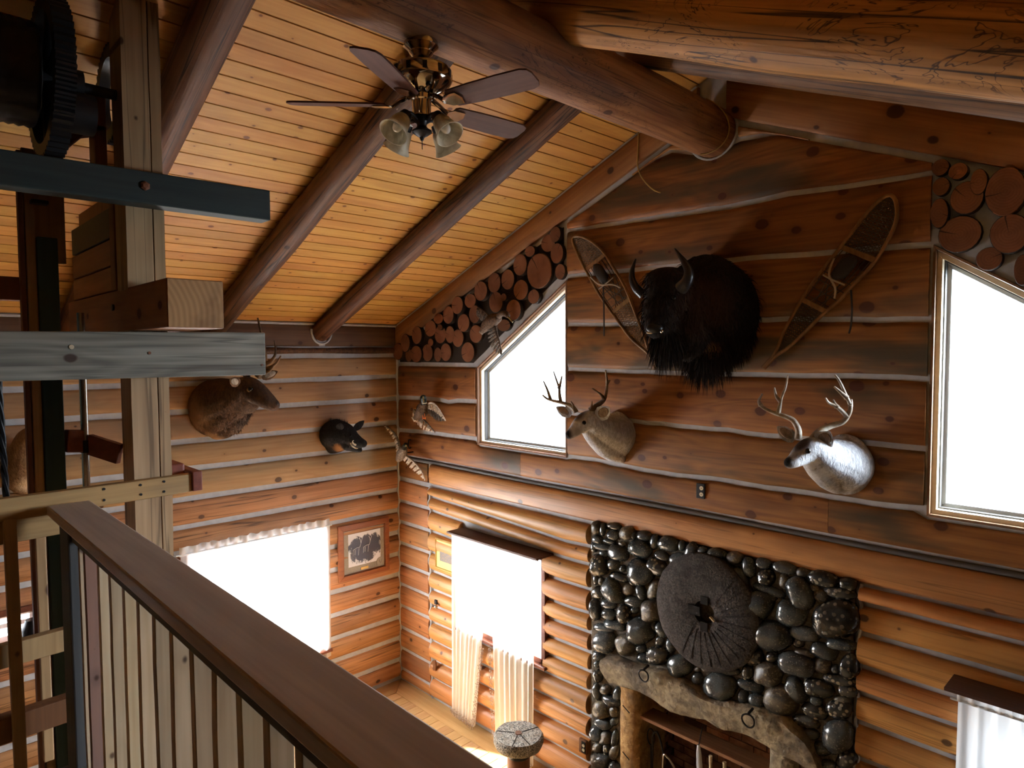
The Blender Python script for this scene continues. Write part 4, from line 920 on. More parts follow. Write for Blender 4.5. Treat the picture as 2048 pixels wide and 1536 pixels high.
# ------------------------------------------------------------------ loft railing
RZ = 3.35; RY0, RY1 = -4.035, -3.875
rl = thing('loft_railing', 'long brown wooden loft railing crossing the foreground', 'railing', (5.7, -3.95, 2.2))
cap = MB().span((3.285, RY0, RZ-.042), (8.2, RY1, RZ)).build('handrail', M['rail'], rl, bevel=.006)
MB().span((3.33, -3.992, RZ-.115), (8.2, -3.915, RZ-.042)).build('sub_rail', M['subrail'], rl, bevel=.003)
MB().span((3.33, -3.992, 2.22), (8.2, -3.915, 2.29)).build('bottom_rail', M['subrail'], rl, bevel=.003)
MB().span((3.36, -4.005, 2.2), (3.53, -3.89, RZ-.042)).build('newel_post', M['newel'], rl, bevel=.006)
bxs = [3.61, 3.70, 3.909, 4.082, 4.257, 4.417, 4.582, 4.738, 4.901, 5.062, 5.214, 5.361, 5.51, 5.66, 5.81, 5.96, 6.12, 6.28, 6.44, 6.6, 6.76, 6.92, 7.08, 7.24, 7.4, 7.56, 7.72, 7.88, 8.04]
for i, x in enumerate(bxs):
    mt = M['bark'] if i == 1 else M['bal']
    th = .036 if i else .03
    o = MB()
    rings = []
    for j in range(7):
        z = lerp(2.29, RZ-.115, j/6); dx = .004*mnoise.noise(V((x*9, z*3, 0))); dy = .004*mnoise.noise(V((x*7, z*3, 4)))
        rings.append([V((x-th+dx, -3.98+dy, z)), V((x+dx, -3.982+dy, z)), V((x+dx*.5, -3.925+dy, z)), V((x-th+dx, -3.925+dy, z))])
    o.loft(rings).build('baluster', mt, rl, smooth=30, bevel=.003)
RX0 = Matrix.Rotation(math.pi/2, 3, 'X')
# ------------------------------------------------------------------ timber hoist frame beside the loft
hf = thing('timber_hoist', 'heavy timber hoist frame with tall post standing left of the railing', 'timber frame', (3.0, -3.9, 0))
def spanp(a, b): return MB().span(a, b)
# tall post standing on / under the cross timber
XF = 3.2
pa = XP(262, 760, XF).y; pb = XP(338, 760, XF).y
for z_a, z_b in ((0.0, 4.11), (4.30, 5.665)):
    rings = []
    for j in range(24):
        z = lerp(z_a, z_b, j/23); w = lambda k: .004*mnoise.noise(V((z*2.5, k, 0)))
        rings.append([V((XF-.18+w(1), pa+w(2), z)), V((XF+w(3), pa+w(4), z)), V((XF+w(5), pb-.055+w(6), z)), V((XF-.003+w(5), pb-.052+w(6), z)), V((XF-.02+w(7), pb-.049+w(8), z)), V((XF-.003+w(5), pb-.046+w(6), z)), V((XF+w(5), pb+w(7), z)), V((XF-.18+w(8), pb+w(9), z))])
    MB().loft(rings).build('post', M['post'], hf, smooth=30)
XB_ = 3.3
def beamp(name, mat, x0, x1, ya, yb, za0, za1, zb0, zb1, bev=.006):
    vv = []
    for y, z0, z1 in ((ya, za0, za1), (yb, zb0, zb1)): vv += [V((x0, y, z0)), V((x1, y, z0)), V((x1, y, z1)), V((x0, y, z1))]
    return MB().add(vv, [(0, 1, 2, 3), (7, 6, 5, 4), (0, 4, 5, 1), (1, 5, 6, 2), (2, 6, 7, 3), (3, 7, 4, 0)]).build(name, mat, hf, bevel=bev)
def beampx(name, mat, x0, x1, tl, bl, tr, br, bev=.006):
    A = XP(*tl, x1); B = XP(*bl, x1); C_ = XP(*tr, x1); D_ = XP(*br, x1); ye = (C_.y+D_.y)/2; ya = -5.3
    def ex(p, q): return p.z+(q.z-p.z)*(ya-p.y)/(q.y-p.y)
    return beamp(name, mat, x0, x1, ya, ye, ex(B, D_), ex(A, C_), D_.z, C_.z, bev)
beampx('grey_beam', M['beam_grey'], XF+.002, XB_, (0, 662), (0, 763), (533, 665), (530, 750))
beampx('green_beam', M['beam_green'], XF+.002, XB_+.01, (0, 297), (0, 369), (541, 381), (541, 441))
MB().lathe([(0, 0), (.02, 0), (.022, .006), (.012, .012), (0, .013)], 6, XP(290, 372, XB_+.01), RY).build('bolt', M['strip_z'], hf)
for px, py, r in ((143, 694, .010), (299, 706, .007), (524, 730, .006)):
    MB().lathe([(0, 0), (r, 0), (r, .003), (0, .003)], 10, XP(px, py, XB_), RY).build('peg_head', M['bone'] if r > .008 else M['strip_z'], hf)
# squared cross timber with its end grain towards the room, resting on the grey beam
XE = 3.756; ta = pa; tb_ = XP(448, 606, XE).y; z0 = XP(395, 656, XE).z; z1 = XP(395, 559, XE).z
MB().span((1.9, ta, z0), (XE-.002, tb_, z1)).build('cross_timber', M['timber_x'], hf, bevel=.006)
MB().span((XE-.003, ta+.004, z0+.004), (XE+.001, tb_-.004, z1-.004)).build('end_grain', M['timber_end'], hf, origin=(XE, ta-.16, (z0+z1)/2-.06))
MB().lathe([(0, 0), (.016, 0), (.016, .01), (0, .01)], 8, onp(228, 615, 1, ta-.01), RX0).build('bolt', M['black_iron'], hf)
# stacked planks of the hoist box behind the post
def plank_px(x0, x1, zl, zh, mt, y=pa+.02): MB().span((x0, y, zl), (x1, y+.05, zh)).build('plank', M[mt], hf, bevel=.004)
plank_px(1.95, 2.92, 4.32, 4.44, 'timber_x'); plank_px(1.95, 2.92, 4.45, 4.58, 'timber_x'); plank_px(1.95, 2.92, 4.59, 4.74, 'beam_green')
MB().span((2.92, pa-.005, 4.31), (3.01, pa+.1, 4.9)).build('corner_strip', M['strip_z'], hf, bevel=.004)
MB().span((1.9, pa+.07, 4.32), (3.0, pa+.2, 4.85)).build('hoist_box', M['strip_z'], hf, bevel=.004)
# horizontal ledger board nailed across the post, with redwood end cleat
XLb = 3.25
beampx('ledger_board', M['board_y'], XF+.001, XLb, (0, 998.8), (0, 1046), (383, 948), (385, 983), .004)
ye_ = XP(384, 965, XLb).y; zt_ = XP(384, 948, XLb).z; zb_ = XP(384, 984, XLb).z
MB().span((2.5, ye_, zb_+.004), (XLb+.014, ye_+.045, zt_+.012)).build('end_cleat', M['redwood'], hf, bevel=.004)
for px, py in ((208, 978), (208, 1000), (281, 970), (282, 989), (328, 963), (328, 983)):
    MB().lathe([(0, 0), (.006, 0), (.006, .003), (0, .003)], 8, XP(px, py, XLb), RY).build('nail_head', M['black_iron'], hf)
MB().span((2.6, ye_-.075, zt_-.01), (3.17, ye_-.005, zt_+.045)).build('cleat_block', M['redwood'], hf, bevel=.01)
# rear uprights: dark green post, tan and brown strips
def upright(name, mat, pxl, pxr, py, x, z0, z1, dx=.06):
    a = XP(pxl, py, x).y; b = XP(pxr, py, x).y; return MB().span((x-dx, a, z0), (x, b, z1)).build(name, mat, hf, bevel=.004)
upright('green_post', M['post_green'], 88, 129, 850, 2.9, 0, XP(100, 475, 2.9).z, .09)
upright('tan_upright', M['board_z'], 66, 86, 850, 2.88, 0, 4.9, .05)
upright('brown_upright', M['strip_z'], 53, 64, 850, 2.88, 0, 4.94, .05)
upright('tan_panel', M['board_z'], 47, 130, 440, 2.7, 4.45, 5.0, .03)
zr = XP(20, 553, 2.8).z; MB().span((2.72, -5.3, XP(20, 600, 2.8).z), (2.8, XP(44, 575, 2.8).y, zr)).build('rear_beam', M['strip_z'], hf, bevel=.004)
upright('dark_pipe_end', M['bronze'], 62, 98, 402, 2.92, XP(80, 407, 2.92).z, XP(80, 399, 2.92).z, .05)
# conduit, coupling, guide arm
cy = XP(169, 860, 2.87).y
MB().tube([(2.87, cy, 2.4), (2.87, cy, 4.2)], .017, 10).build('galvanised_conduit', M['silver'], hf, smooth=60)
MB().tube([(2.87, cy, XP(169, 905, 2.87).z), (2.87, cy, XP(169, 880, 2.87).z)], .021, 10).build('coupling', M['bronze'], hf, smooth=60)
MB().bar(XP(178, 888, 2.87), XP(240, 908, 3.02), .03, .1).build('guide_arm', M['redwood'], hf, bevel=.003)
MB().bar(XP(131, 882, 2.88), XP(165, 882, 2.86), .05, .11).build('guide_block', M['redwood'], hf, bevel=.006)
# gate below the ledger board
beamp('gate_rail', M['board_y'], 3.15, 3.2, -5.4, -3.93, 3.16, 3.29, 3.2, 3.32, .004)
beamp('gate_rail', M['board_z'], 3.13, 3.18, -5.4, -3.93, 2.62, 2.72, 2.66, 2.76, .004)
beamp('gate_rail', M['strip_z'], 3.13, 3.2, -5.4, -3.93, 2.30, 2.42, 2.34, 2.45, .004)
g0 = XP(8, 1060, 3.24).y; MB().bar((3.235, g0+.02, 3.31), (3.235, XP(52, 1500, 3.24).y-.02, 2.15), .045, .04, (1, 0, 0)).build('gate_stile', M['board_z'], hf, bevel=.004)
upright('gate_stile', M['board_z'], 75, 96, 1180, 3.12, 2.15, 3.25, .03)
# rope-wound drum, toothed gear and hand wheel of the winch
wn = thing('winch', 'black iron winch with toothed gear and cable drum at the upper left', 'winch', (3.1, -4.0, 4.85))
gc = XP(100, 160, 3.1)
RX = Matrix.Rotation(math.pi/2, 3, 'X')
def ringgear(c, r, w, teeth, name, mat, inner):
    n = teeth*4; rings = [[], [], [], []]
    for i in range(n):
        a = 2*math.pi*i/n; rr = r if (i % 4) in (0, 1) else r-.016
        rings[0].append(c+V((inner*math.cos(a), -w/2, inner*math.sin(a)))); rings[1].append(c+V((rr*math.cos(a), -w/2, rr*math.sin(a))))
        rings[2].append(c+V((rr*math.cos(a), w/2, rr*math.sin(a)))); rings[3].append(c+V((inner*math.cos(a), w/2, inner*math.sin(a))))
    rings.append(rings[0]); return MB().loft(rings, False).build(name, mat, wn, smooth=30)
ringgear(gc, .345, .075, 56, 'gear_rim', M['black_iron'], .28)
sp = MB()
for i in range(6):
    a = math.pi*i/3+.3; sp.tube([gc+V((.05*math.cos(a), 0, .05*math.sin(a))), gc+V((.29*math.cos(a), 0, .29*math.sin(a)))], [.03, .022], 8)
sp.build('gear_spoke', M['black_iron'], wn, smooth=60)
MB().lathe([(.025, -.12), (.07, -.12), (.07, .10), (.04, .12), (.025, .12)], 20, gc, RX).build('gear_hub', M['black_iron'], wn, smooth=40)
MB().tube([gc+V((0, -1.2, 0)), gc+V((0, .42, 0))], .025, 10).build('axle', M['black_iron'], wn, smooth=60)
dr = MB(); pr_ = []
for i in range(60): pr_.append((.215+(.007 if i % 2 else 0), .06+i*.018))
dr.lathe([(.02, .06)]+pr_+[(.02, .06+60*.018)], 28, gc, RX).build('cable_drum', M['bronze'], wn, smooth=50)
wc = XP(226, 190, 2.90); ringgear(wc, .24, .05, 40, 'hand_wheel', M['black_iron'], .17)
MB().lathe([(0, -.05), (.09, -.05), (.09, .05), (0, .05)], 18, gc+V((.06, .10, -.14)), RX).build('pinion', M['black_iron'], wn, smooth=40)
# winch bearing block and brace
ps = [onp(px, py, 0, 3.0) for px, py in ((128, 235), (180, 178), (212, 182), (212, 262), (172, 266), (130, 300))]
MB().prism([(p.y, p.z) for p in ps], 2.88, 3.0, 'yz').build('bearing_block', M['strip_z'], hf, bevel=.006)
upright('bearing_post', M['strip_z'], 190, 214, 280, 3.0, 4.83, XP(200, 250, 3.0).z, .12)
cb = []
y1 = XP(2, 770, 3.04).y; y2 = XP(11, 960, 3.04).y
cab = MB()
for ph in range(3):
    cab.tube([(3.04+.007*math.cos(i*.5+ph*2.09), lerp(y1-.03, y2+.02, i/120)+.007*math.sin(i*.5+ph*2.09), lerp(4.9, 2.4, i/120)) for i in range(121)], .0075, 5)
tag(cab.build('hoist_cable', M['black_iron'], smooth=60), 'twisted black steel cable hanging at the far left of the hoist', 'cable')
# dark jug on the sill of the small side window
c = LP(66, 1262, .07); tag(MB().lathe([(0, 0), (.06, 0), (.085, .06), (.085, .16), (.06, .2), (.05, .24), (0, .24)], 20, (.07, c.y, 1.576)).build('dark_jug', M['bronze'], smooth=40), 'dark jug standing on the small side window sill at far left', 'jug')
# ------------------------------------------------------------------ ceiling fan
FC = V((XR, -2.665, 0))
fan = thing('ceiling_fan', 'five-blade ceiling fan with four frosted bell lights under the ridge log', 'ceiling fan', (FC.x, FC.y, 5.43))
def fl(name, mat, prof, par=fan, n=36): return MB().lathe(prof, n, (FC.x, FC.y, 0)).build(name, mat, par, smooth=35)
fl('canopy', M['chrome'], [(0, 5.46), (.077, 5.46), (.08, 5.418), (.081, 5.412), (.072, 5.404), (.062, 5.396), (.055, 5.388), (.056, 5.382), (.044, 5.37), (.034, 5.358), (.02, 5.352), (0, 5.352)])
fl('downrod', M['chrome'], [(0, 5.36), (.0125, 5.36), (.0125, 5.315), (0, 5.315)])
fl('motor_housing', M['chrome'], [(0, 5.325), (.06, 5.325), (.118, 5.318), (.138, 5.308), (.142, 5.30), (.142, 5.258), (.139, 5.25), (.13, 5.24), (.10, 5.215), (.065, 5.195), (.045, 5.19), (0, 5.19)])
vent = MB()
for i in range(12):
    a = math.radians(30*i); vent.bar((FC.x+.1405*math.cos(a), FC.y+.1405*math.sin(a), 5.262), (FC.x+.1405*math.cos(a), FC.y+.1405*math.sin(a), 5.296), .02, .006, (math.cos(a), math.sin(a), 0))
vent.build('vent_slots', M['bronze'], fan)
fl('switch_housing', M['chrome'], [(0, 5.2), (.05, 5.2), (.05, 5.17), (.044, 5.165), (.044, 5.105), (.047, 5.1), (.047, 5.094), (0, 5.094)])
lk = fl('light_kit', M['bronze'], [(0, 5.1), (.044, 5.1), (.04, 5.085), (.024, 5.066), (.022, 5.05), (.03, 5.04), (.046, 5.03), (.046, 5.022), (.03, 5.01), (.012, 5.0), (.006, 4.985), (0, 4.985)])
MB().tube([(FC.x, FC.y, 4.99), (FC.x+.001, FC.y, 4.945)], .0018, 6).build('pull_chain', M['bronze'], fan)
ZB = 5.145
for kk in range(5):
    a = math.radians(14+72*kk); ux = V((math.cos(a), math.sin(a), 0)); uy = V((-math.sin(a), math.cos(a), 0)); uz = V((0, 0, 1))
    tilt = math.radians(-14); wy = uy*math.cos(tilt)+uz*math.sin(tilt); wz = wy.cross(ux)*-1
    c0_ = V((FC.x, FC.y, ZB))
    outl = [(.165, .045), (.18, .058), (.3, .066), (.45, .07), (.57, .068), (.60, .055), (.61, .03)]
    pts = [(r, w) for r, w in outl]+[(r, -w) for r, w in reversed(outl)]
    n = len(pts); mb = MB()
    mb.add([c0_+ux*r+wy*w+wz*.004 for r, w in pts]+[c0_+ux*r+wy*w-wz*.004 for r, w in pts], [tuple(range(n)), tuple(reversed(range(n, 2*n)))]+[(i, i+n, (i+1) % n+n, (i+1) % n) for i in range(n)])
    R = Matrix((ux, wy, wz)).transposed().to_4x4()
    b = mb.build('blade', M['blade'], fan, origin=c0_+ux*.4, rot=R)
    arm = MB().tube([c0_+ux*.055+uz*.04, c0_+ux*.1+uz*.02, c0_+ux*.14-wz*.008], [.012, .011, .012], 8)
    arm.add([c0_+ux*r+wy*w-wz*.0055 for r, w in ((.13, -.012), (.16, -.04), (.22, -.042), (.235, 0), (.22, .042), (.16, .04), (.13, .012))]+[c0_+ux*r+wy*w-wz*.010 for r, w in ((.13, -.012), (.16, -.04), (.22, -.042), (.235, 0), (.22, .042), (.16, .04), (.13, .012))], [tuple(range(7)), tuple(reversed(range(7, 14)))]+[(i, i+7, (i+1) % 7+7, (i+1) % 7) for i in range(7)])
    arm.build('blade_iron', M['chrome'], fan, smooth=40)
for kk in range(4):
    a = math.radians(8+90*kk); u = V((math.cos(a), math.sin(a), 0)); c0_ = V((FC.x, FC.y, 0))
    MB().tube(smoothpts([c0_+u*.03+V((0, 0, 5.075)), c0_+u*.06+V((0, 0, 5.092)), c0_+u*.09+V((0, 0, 5.09)), c0_+u*.105+V((0, 0, 5.07))], 4), .0075, 8).build('lamp_arm', M['bronze'], fan, smooth=60)
    ax = (u*.62+V((0, 0, -.78))).normalized(); o0 = c0_+u*.098+V((0, 0, 5.078)); y_ = V((0, 0, 1)).cross(ax).normalized(); x_ = y_.cross(ax); R = Matrix((x_, y_, ax)).transposed()
    MB().lathe([(0, -.005), (.026, -.005), (.03, .01), (.03, .028), (.026, .03), (0, .03)], 20, o0, R).build('lamp_socket', M['bronze'], fan, smooth=40)
    prof = [(.026, .02), (.036, .03), (.043, .05), (.047, .075), (.053, .10), (.064, .122), (.068, .128)]
    rings = [[o0+R @ V((r*math.cos(q), r*math.sin(q), z)) for q in [2*math.pi*i/28 for i in range(28)]] for r, z in prof]
    rings += [[o0+R @ V(((r-.003)*math.cos(q), (r-.003)*math.sin(q), z)) for q in [2*math.pi*i/28 for i in range(28)]] for r, z in reversed(prof)]
    sh = MB().loft(rings, False).build('lamp_shade', M['alabaster'], fan, smooth=50)
    MB().ell(o0+ax*.075, x_*.024, y_*.024, ax*.04, 14, 8).build('bulb', M['bulb'], sh, smooth=180)
# ------------------------------------------------------------------ snowshoes
M['ash'] = wood('snowshoe_ash', (150, 112, 70), (112, 78, 46), None, 'Z', 0, .5, .05, .5, 0)
M['rawhide'] = plain('rawhide', (104, 80, 46), .6); M['rawhide_dark'] = plain('rawhide_dark', (76, 60, 42), .7)
M['leather'] = plain('dark_leather', (40, 32, 28), .6); M['strap'] = plain('pale_strap', (168, 150, 128), .7)
def resample(pts, n):
    P = smoothpts(pts, 6); L = [0]
    for a, b in zip(P, P[1:]): L.append(L[-1]+(b-a).length)
    out = []
    for i in range(n+1):
        t = L[-1]*i/n; j = 0
        while j < len(L)-2 and L[j+1] < t: j += 1
        f = (t-L[j])/max(1e-9, L[j+1]-L[j]); out.append(P[j].lerp(P[j+1], f))
    return out
def snowshoe(le, ri, ox, oy, s, bars, label, tailk, webmat, d=.07):
    f = lambda q: GP(ox+q[0]/s, oy+q[1]/s, d)
    N = 60; Lp = resample([f(q) for q in le], N); Rp = resample([f(q) for q in ri], N)
    def P(t, w):
        t = max(0, min(1, t))*N; i = min(int(t), N-1); g = t-i
        return Lp[i].lerp(Lp[i+1], g).lerp(Rp[i].lerp(Rp[i+1], g), w)
    o = thing('snowshoe', label, 'snowshoe', (Lp[-1].x, -d, Lp[-1].z), 'wooden snowshoes on the gable wall')
    toe = [Lp[1], Lp[0], Rp[0], Rp[1]]
    MB().tube(list(reversed(Lp))+Rp, .0125, 8).build('bent_frame', M['ash'], o, smooth=60)
    (b0, b1) = bars
    for b in bars:
        MB().bar(P(b, .03), P(b, .97), .012, .035, (0, 0, 1)).build('crossbar', M['ash'], o, bevel=.003)
    def web(t0, t1, step, r, mat, ww=7):
        mb = MB(); n = int((t1-t0)/step)
        for i in range(-ww, n+ww):
            for sg in (1, -1):
                pts = []
                for k in range(17):
                    w = k/16; t = t0+step*(i+(w*ww if sg > 0 else (1-w)*ww))
                    if t0 <= t <= t1: pts.append(P(t, .04+.92*w))
                if len(pts) > 1: mb.tube(pts, r, 4)
        for i in range(n+1):
            mb.tube([P(t0+step*i, .04), P(t0+step*i, .5)+V((0, -.002, 0)), P(t0+step*i, .96)], r, 4)
        return mb.build('webbing', mat, o)
    web(.012, b0-.01, .015, .0024, webmat); web(b1+.01, tailk, .015, .0024, webmat, 6)
    mid = MB()
    for i in range(7):
        w = .1+.8*i/6; mid.tube(smoothpts([P(b0+.01, w), P(lerp(b0, b1, .5), w+.05*math.sin(i*2)), P(b1-.005, .1+.8*((i*3) % 7)/6)], 4), .0035, 5)
    for i in range(4): mid.tube([P(lerp(b0, b1, .45+.15*i), .05), P(lerp(b0, b1, .47+.15*i), .95)], .0035, 5)
    mid.build('foot_webbing', M['rawhide_dark'], o)
    MB().ell(P(lerp(b0, b1, .28), .5)+V((0, -.02, 0)), (P(b0, .8)-P(b0, .2))*.38, (P(b1, .5)-P(b0, .5))*.24, (0, -.02, 0), 14, 8, .2, 3).build('toe_binding', M['leather'], o, smooth=180)
    MB().tube(smoothpts([P(lerp(b0, b1, .2), .1)+V((0, -.03, 0)), P(lerp(b0, b1, .45), .3)+V((0, -.04, 0)), P(lerp(b0, b1, .6), .7)+V((0, -.035, 0)), P(lerp(b0, b1, .75), .9)+V((0, -.03, 0))], 5), .007, 6, flat=.4).build('strap', M['strap'], o, smooth=60)
    MB().tube(smoothpts([P(lerp(b0, b1, .5), .15)+V((0, -.03, 0)), P(lerp(b0, b1, .55), .5)+V((0, -.04, .02)), P(lerp(b0, b1, .5), .85)+V((0, -.03, 0))], 5), .006, 6, flat=.4).build('strap', M['strap'], o, smooth=60)
    return o, P
s1, P1 = snowshoe([(125, 285), (98, 300), (110, 360), (160, 470), (240, 620), (320, 760), (440, 930), (560, 1090), (690, 1205), (735, 1290), (755, 1335)],
         [(140, 283), (190, 295), (260, 335), (340, 410), (420, 530), (500, 660), (560, 800), (620, 960), (672, 1100), (706, 1200), (742, 1270), (768, 1322)], 1120, 400, 3.938, (.25, .57),
         'dark wooden snowshoe leaning left of the bison head on the wall', .84, M['rawhide'])
q = GP(1205, 555, .1); MB().tube(smoothpts([q, GP(1207, 590, .1), GP(1208, 640, .09), GP(1208, 672, .09)], 3), .008, 6, flat=.4).build('strap', M['leather'], s1)
s2, P2 = snowshoe([(1180, 122), (1120, 145), (1010, 250), (900, 390), (800, 520), (700, 645), (600, 775), (500, 920), (420, 1060), (345, 1200), (292, 1330), (245, 1405), (178, 1475)],
         [(1190, 122), (1225, 160), (1237, 280), (1205, 390), (1150, 500), (1080, 620), (1000, 715), (900, 820), (780, 950), (640, 1070), (500, 1210), (380, 1320), (285, 1385), (192, 1485)], 1480, 360, 3.938, (.30, .60),
         'dark wooden snowshoe leaning right of the bison head by the large window', .88, M['rawhide_dark'])
MB().tube(smoothpts([GP(1702, 580, .11), GP(1704, 620, .1), GP(1702, 650, .1), GP(1698, 667, .1)], 3), .006, 6, flat=.5).build('strap', M['leather'], s2)
# ------------------------------------------------------------------ mounted animals
def fur(name, c1, c2, patches=(), rough=.85, scale=30, bump=.6, sheen=.0):
    t = NT(name); tc = t.n('TexCoord').outputs['Object']
    a = t.noise(t.vm('MULTIPLY', tc, (1, 1, .4)), scale*2, 4, .65, .4); b = t.noise(tc, 5, 3, .5)
    col = t.mix(t.rng(t.math('ADD', t.math('MULTIPLY', a, .7), t.math('MULTIPLY', b, .4)), .38, .72), lin(c1), lin(c2))
    for p, r, c in patches:
        d = t.n('VectorMath', operation='DISTANCE'); t.set(d.inputs[0], tc); d.inputs[1].default_value = tuple(p)
        dd = t.math('ADD', d.outputs['Value'], t.math('MULTIPLY', t.math('SUBTRACT', a, .5), r*.5))
        col = t.mix(t.rng(dd, r*1.1, r*.4, 0, 1), col, lin(c))
    return t.principled(col, rough, 0, .3, a, bump, .012, sheen)
M['antler'] = speck('antler', (132, 106, 78), (96, 74, 54), 24, .35, .65, .55, .3, (168, 148, 118))
M['antler_pale'] = speck('antler_pale', (186, 176, 160), (140, 122, 100), 24, .35, .65, .5, .3, (112, 90, 70))
M['antler_dark'] = speck('antler_dark', (112, 84, 58), (76, 56, 40), 24, .35, .65, .55, .3, (150, 120, 86))
M['duck_lid'] = plain('elk_eyelid', (150, 118, 84), .8); M['eye'] = plain('glass_eye', (14, 10, 8), .08); M['horn'] = plain('horn_black', (36, 32, 32), .3); M['nosepad'] = plain('nose_black', (22, 20, 22), .35)
def to_cam(p, r): return p+(CAM-p).normalized()*r
def chain(mb, f, pts, n=14):
    P = [f(*q[:3]) for q in pts]; R = [q[3] for q in pts]; k = 4
    PP = smoothpts(P, k); RR_ = []
    for i in range(len(R)-1):
        for j in range(k): RR_.append(lerp(R[i], R[i+1], j/k))
    RR_.append(R[-1]); mb.tube(PP, RR_, n); mb.ball(P[-1], R[-1], 14, 10); mb.ball(P[0], R[0], 14, 10); return mb
def antler_tube(mb, f, pts, r0, r1):
    P = smoothpts([f(*q) for q in pts], 4); n = len(P); mb.tube(P, [lerp(r0, r1, (i/(n-1))**.8) for i in range(n)], 8); return mb
def ear(f, base, tip, w, d, mat, par, inner=None):
    a = f(*base, d); b = f(*tip, d+.03); ax = (b-a); L = ax.length; ax.normalize(); tocam = (CAM-a).normalized(); sd = ax.cross(tocam).normalized(); nn = sd.cross(ax)
    rings = []
    for t, k in ((0, .45), (.15, .8), (.4, 1.0), (.7, .75), (.9, .35), (1.0, .06)):
        c = a+ax*L*t; ww = w*k
        rings.append([c+sd*ww*math.cos(q)+nn*(.35*ww*math.sin(q) if math.sin(q) < 0 else .05*ww*math.sin(q)) for q in [2*math.pi*i/14 for i in range(14)]])
    o = MB().loft(rings).build('ear', mat, par, smooth=60)
    if inner is not None:
        MB().ell(a+ax*L*.5+nn*.004, ax*L*.36, sd*w*.6, nn*.004, 12, 6).build('ear_lining', inner, o, smooth=180)
    return o
def plate_ell(mb, c, ex, ez, dep, W_='g'):
    if W_ == 'g': mb.ell(c, (ex, 0, 0), (0, 0, ez), (0, -dep, 0), 24, 14)
    else: mb.ell(c, (0, ex, 0), (0, 0, ez), (dep, 0, 0), 24, 14)
# ---- deer 1 (left), nose over the window edge
def deer(f, label, plate, neck, forehead, nosep, throat, eyep, eard, ears, antlers, coat, amat, extra=(), face=()):
    c = f(*plate[0], .0); o = thing('deer_mount', label, 'deer mount', c, 'mule deer heads on the gable wall')
    mb = MB(); plate_ell(mb, V((c.x, -.035, c.z)), plate[1], plate[2], .075); chain(mb, f, neck)
    chain(mb, f, extra)
    org = c; pt = [(f(*forehead[:3])-org, forehead[3], (74, 58, 48)), (f(*nosep[:3])-org, nosep[3], (24, 22, 24))]
    for q in face: pt.insert(0, (f(*q[:3])-org, q[3], q[4]))
    m = fur('deer_coat', *coat, pt)
    b = mb.build('head_and_neck', m, o, origin=c, smooth=180); fuse(b, .009, 8)
    for e in eyep: MB().ball(to_cam(f(*e[:3]), e[3]), .017).build('eye', M['eye'], o, smooth=180)
    lin_ = fur('deer_ear_lining', (176, 160, 144), (120, 104, 92))
    for bs_, tp, w, d in ears: ear(f, bs_, tp, w, d, m, o, lin_)
    for path, tines, r in antlers:
        am = MB(); antler_tube(am, f, path, r*1.25, .006)
        for t in tines: antler_tube(am, f, t, r*.85, .004)
        am.build('antler', amat, o, smooth=60)
    return o
f1 = lambda x, y, d: GP(1040+x/3.938, 700+y/3.938, d)
deer(f1, 'grey mule deer head left, its nose at the edge of the window', ((785, 665), .165, .2),
     [(770, 665, .06, .165), (720, 640, .16, .150), (650, 605, .27, .125), (585, 570, .36, .102), (530, 560, .42, .086), (475, 590, .47, .070), (425, 640, .52, .050), (392, 668, .55, .038)],
     (450, 490, .5, .085), (366, 664, .58, .062), None, [(505, 572, .45, .072)], .4,
     [((400, 515), (285, 448), .045, .43), ((610, 530), (705, 450), .062, .40)],
     [([(440, 490, .46), (410, 445, .48), (340, 418, .5), (270, 402, .52), (215, 385, .53), (178, 355, .54)], [[(320, 410, .5), (312, 350, .5), (308, 300, .5), (285, 230, .5), (264, 168, .5)], [(308, 300, .5), (320, 255, .51), (330, 203, .52)], [(240, 392, .52), (218, 320, .53), (184, 243, .55)], [(425, 465, .48), (418, 435, .49), (400, 405, .5)]], .019),
      ([(555, 475, .40), (600, 440, .38), (645, 408, .36), (668, 380, .36), (682, 310, .38), (684, 240, .42), (674, 160, .46)], [[(660, 380, .37), (630, 345, .42), (570, 302, .5)], [(683, 260, .4), (700, 245, .4), (708, 238, .4)], [(565, 460, .42), (565, 430, .43), (568, 405, .44)]], .021)],
     ((226, 230, 238), (172, 174, 180)), M['antler'], [(530, 620, .40, .06), (600, 690, .30, .085), (680, 760, .17, .10), (745, 815, .08, .08), (795, 855, .04, .045)], [(430, 700, .5, .06, (206, 200, 192)), (450, 640, .52, .05, (176, 172, 170))])
f2 = lambda x, y, d: GP(1480+x/3.606, 700+y/3.606, d)
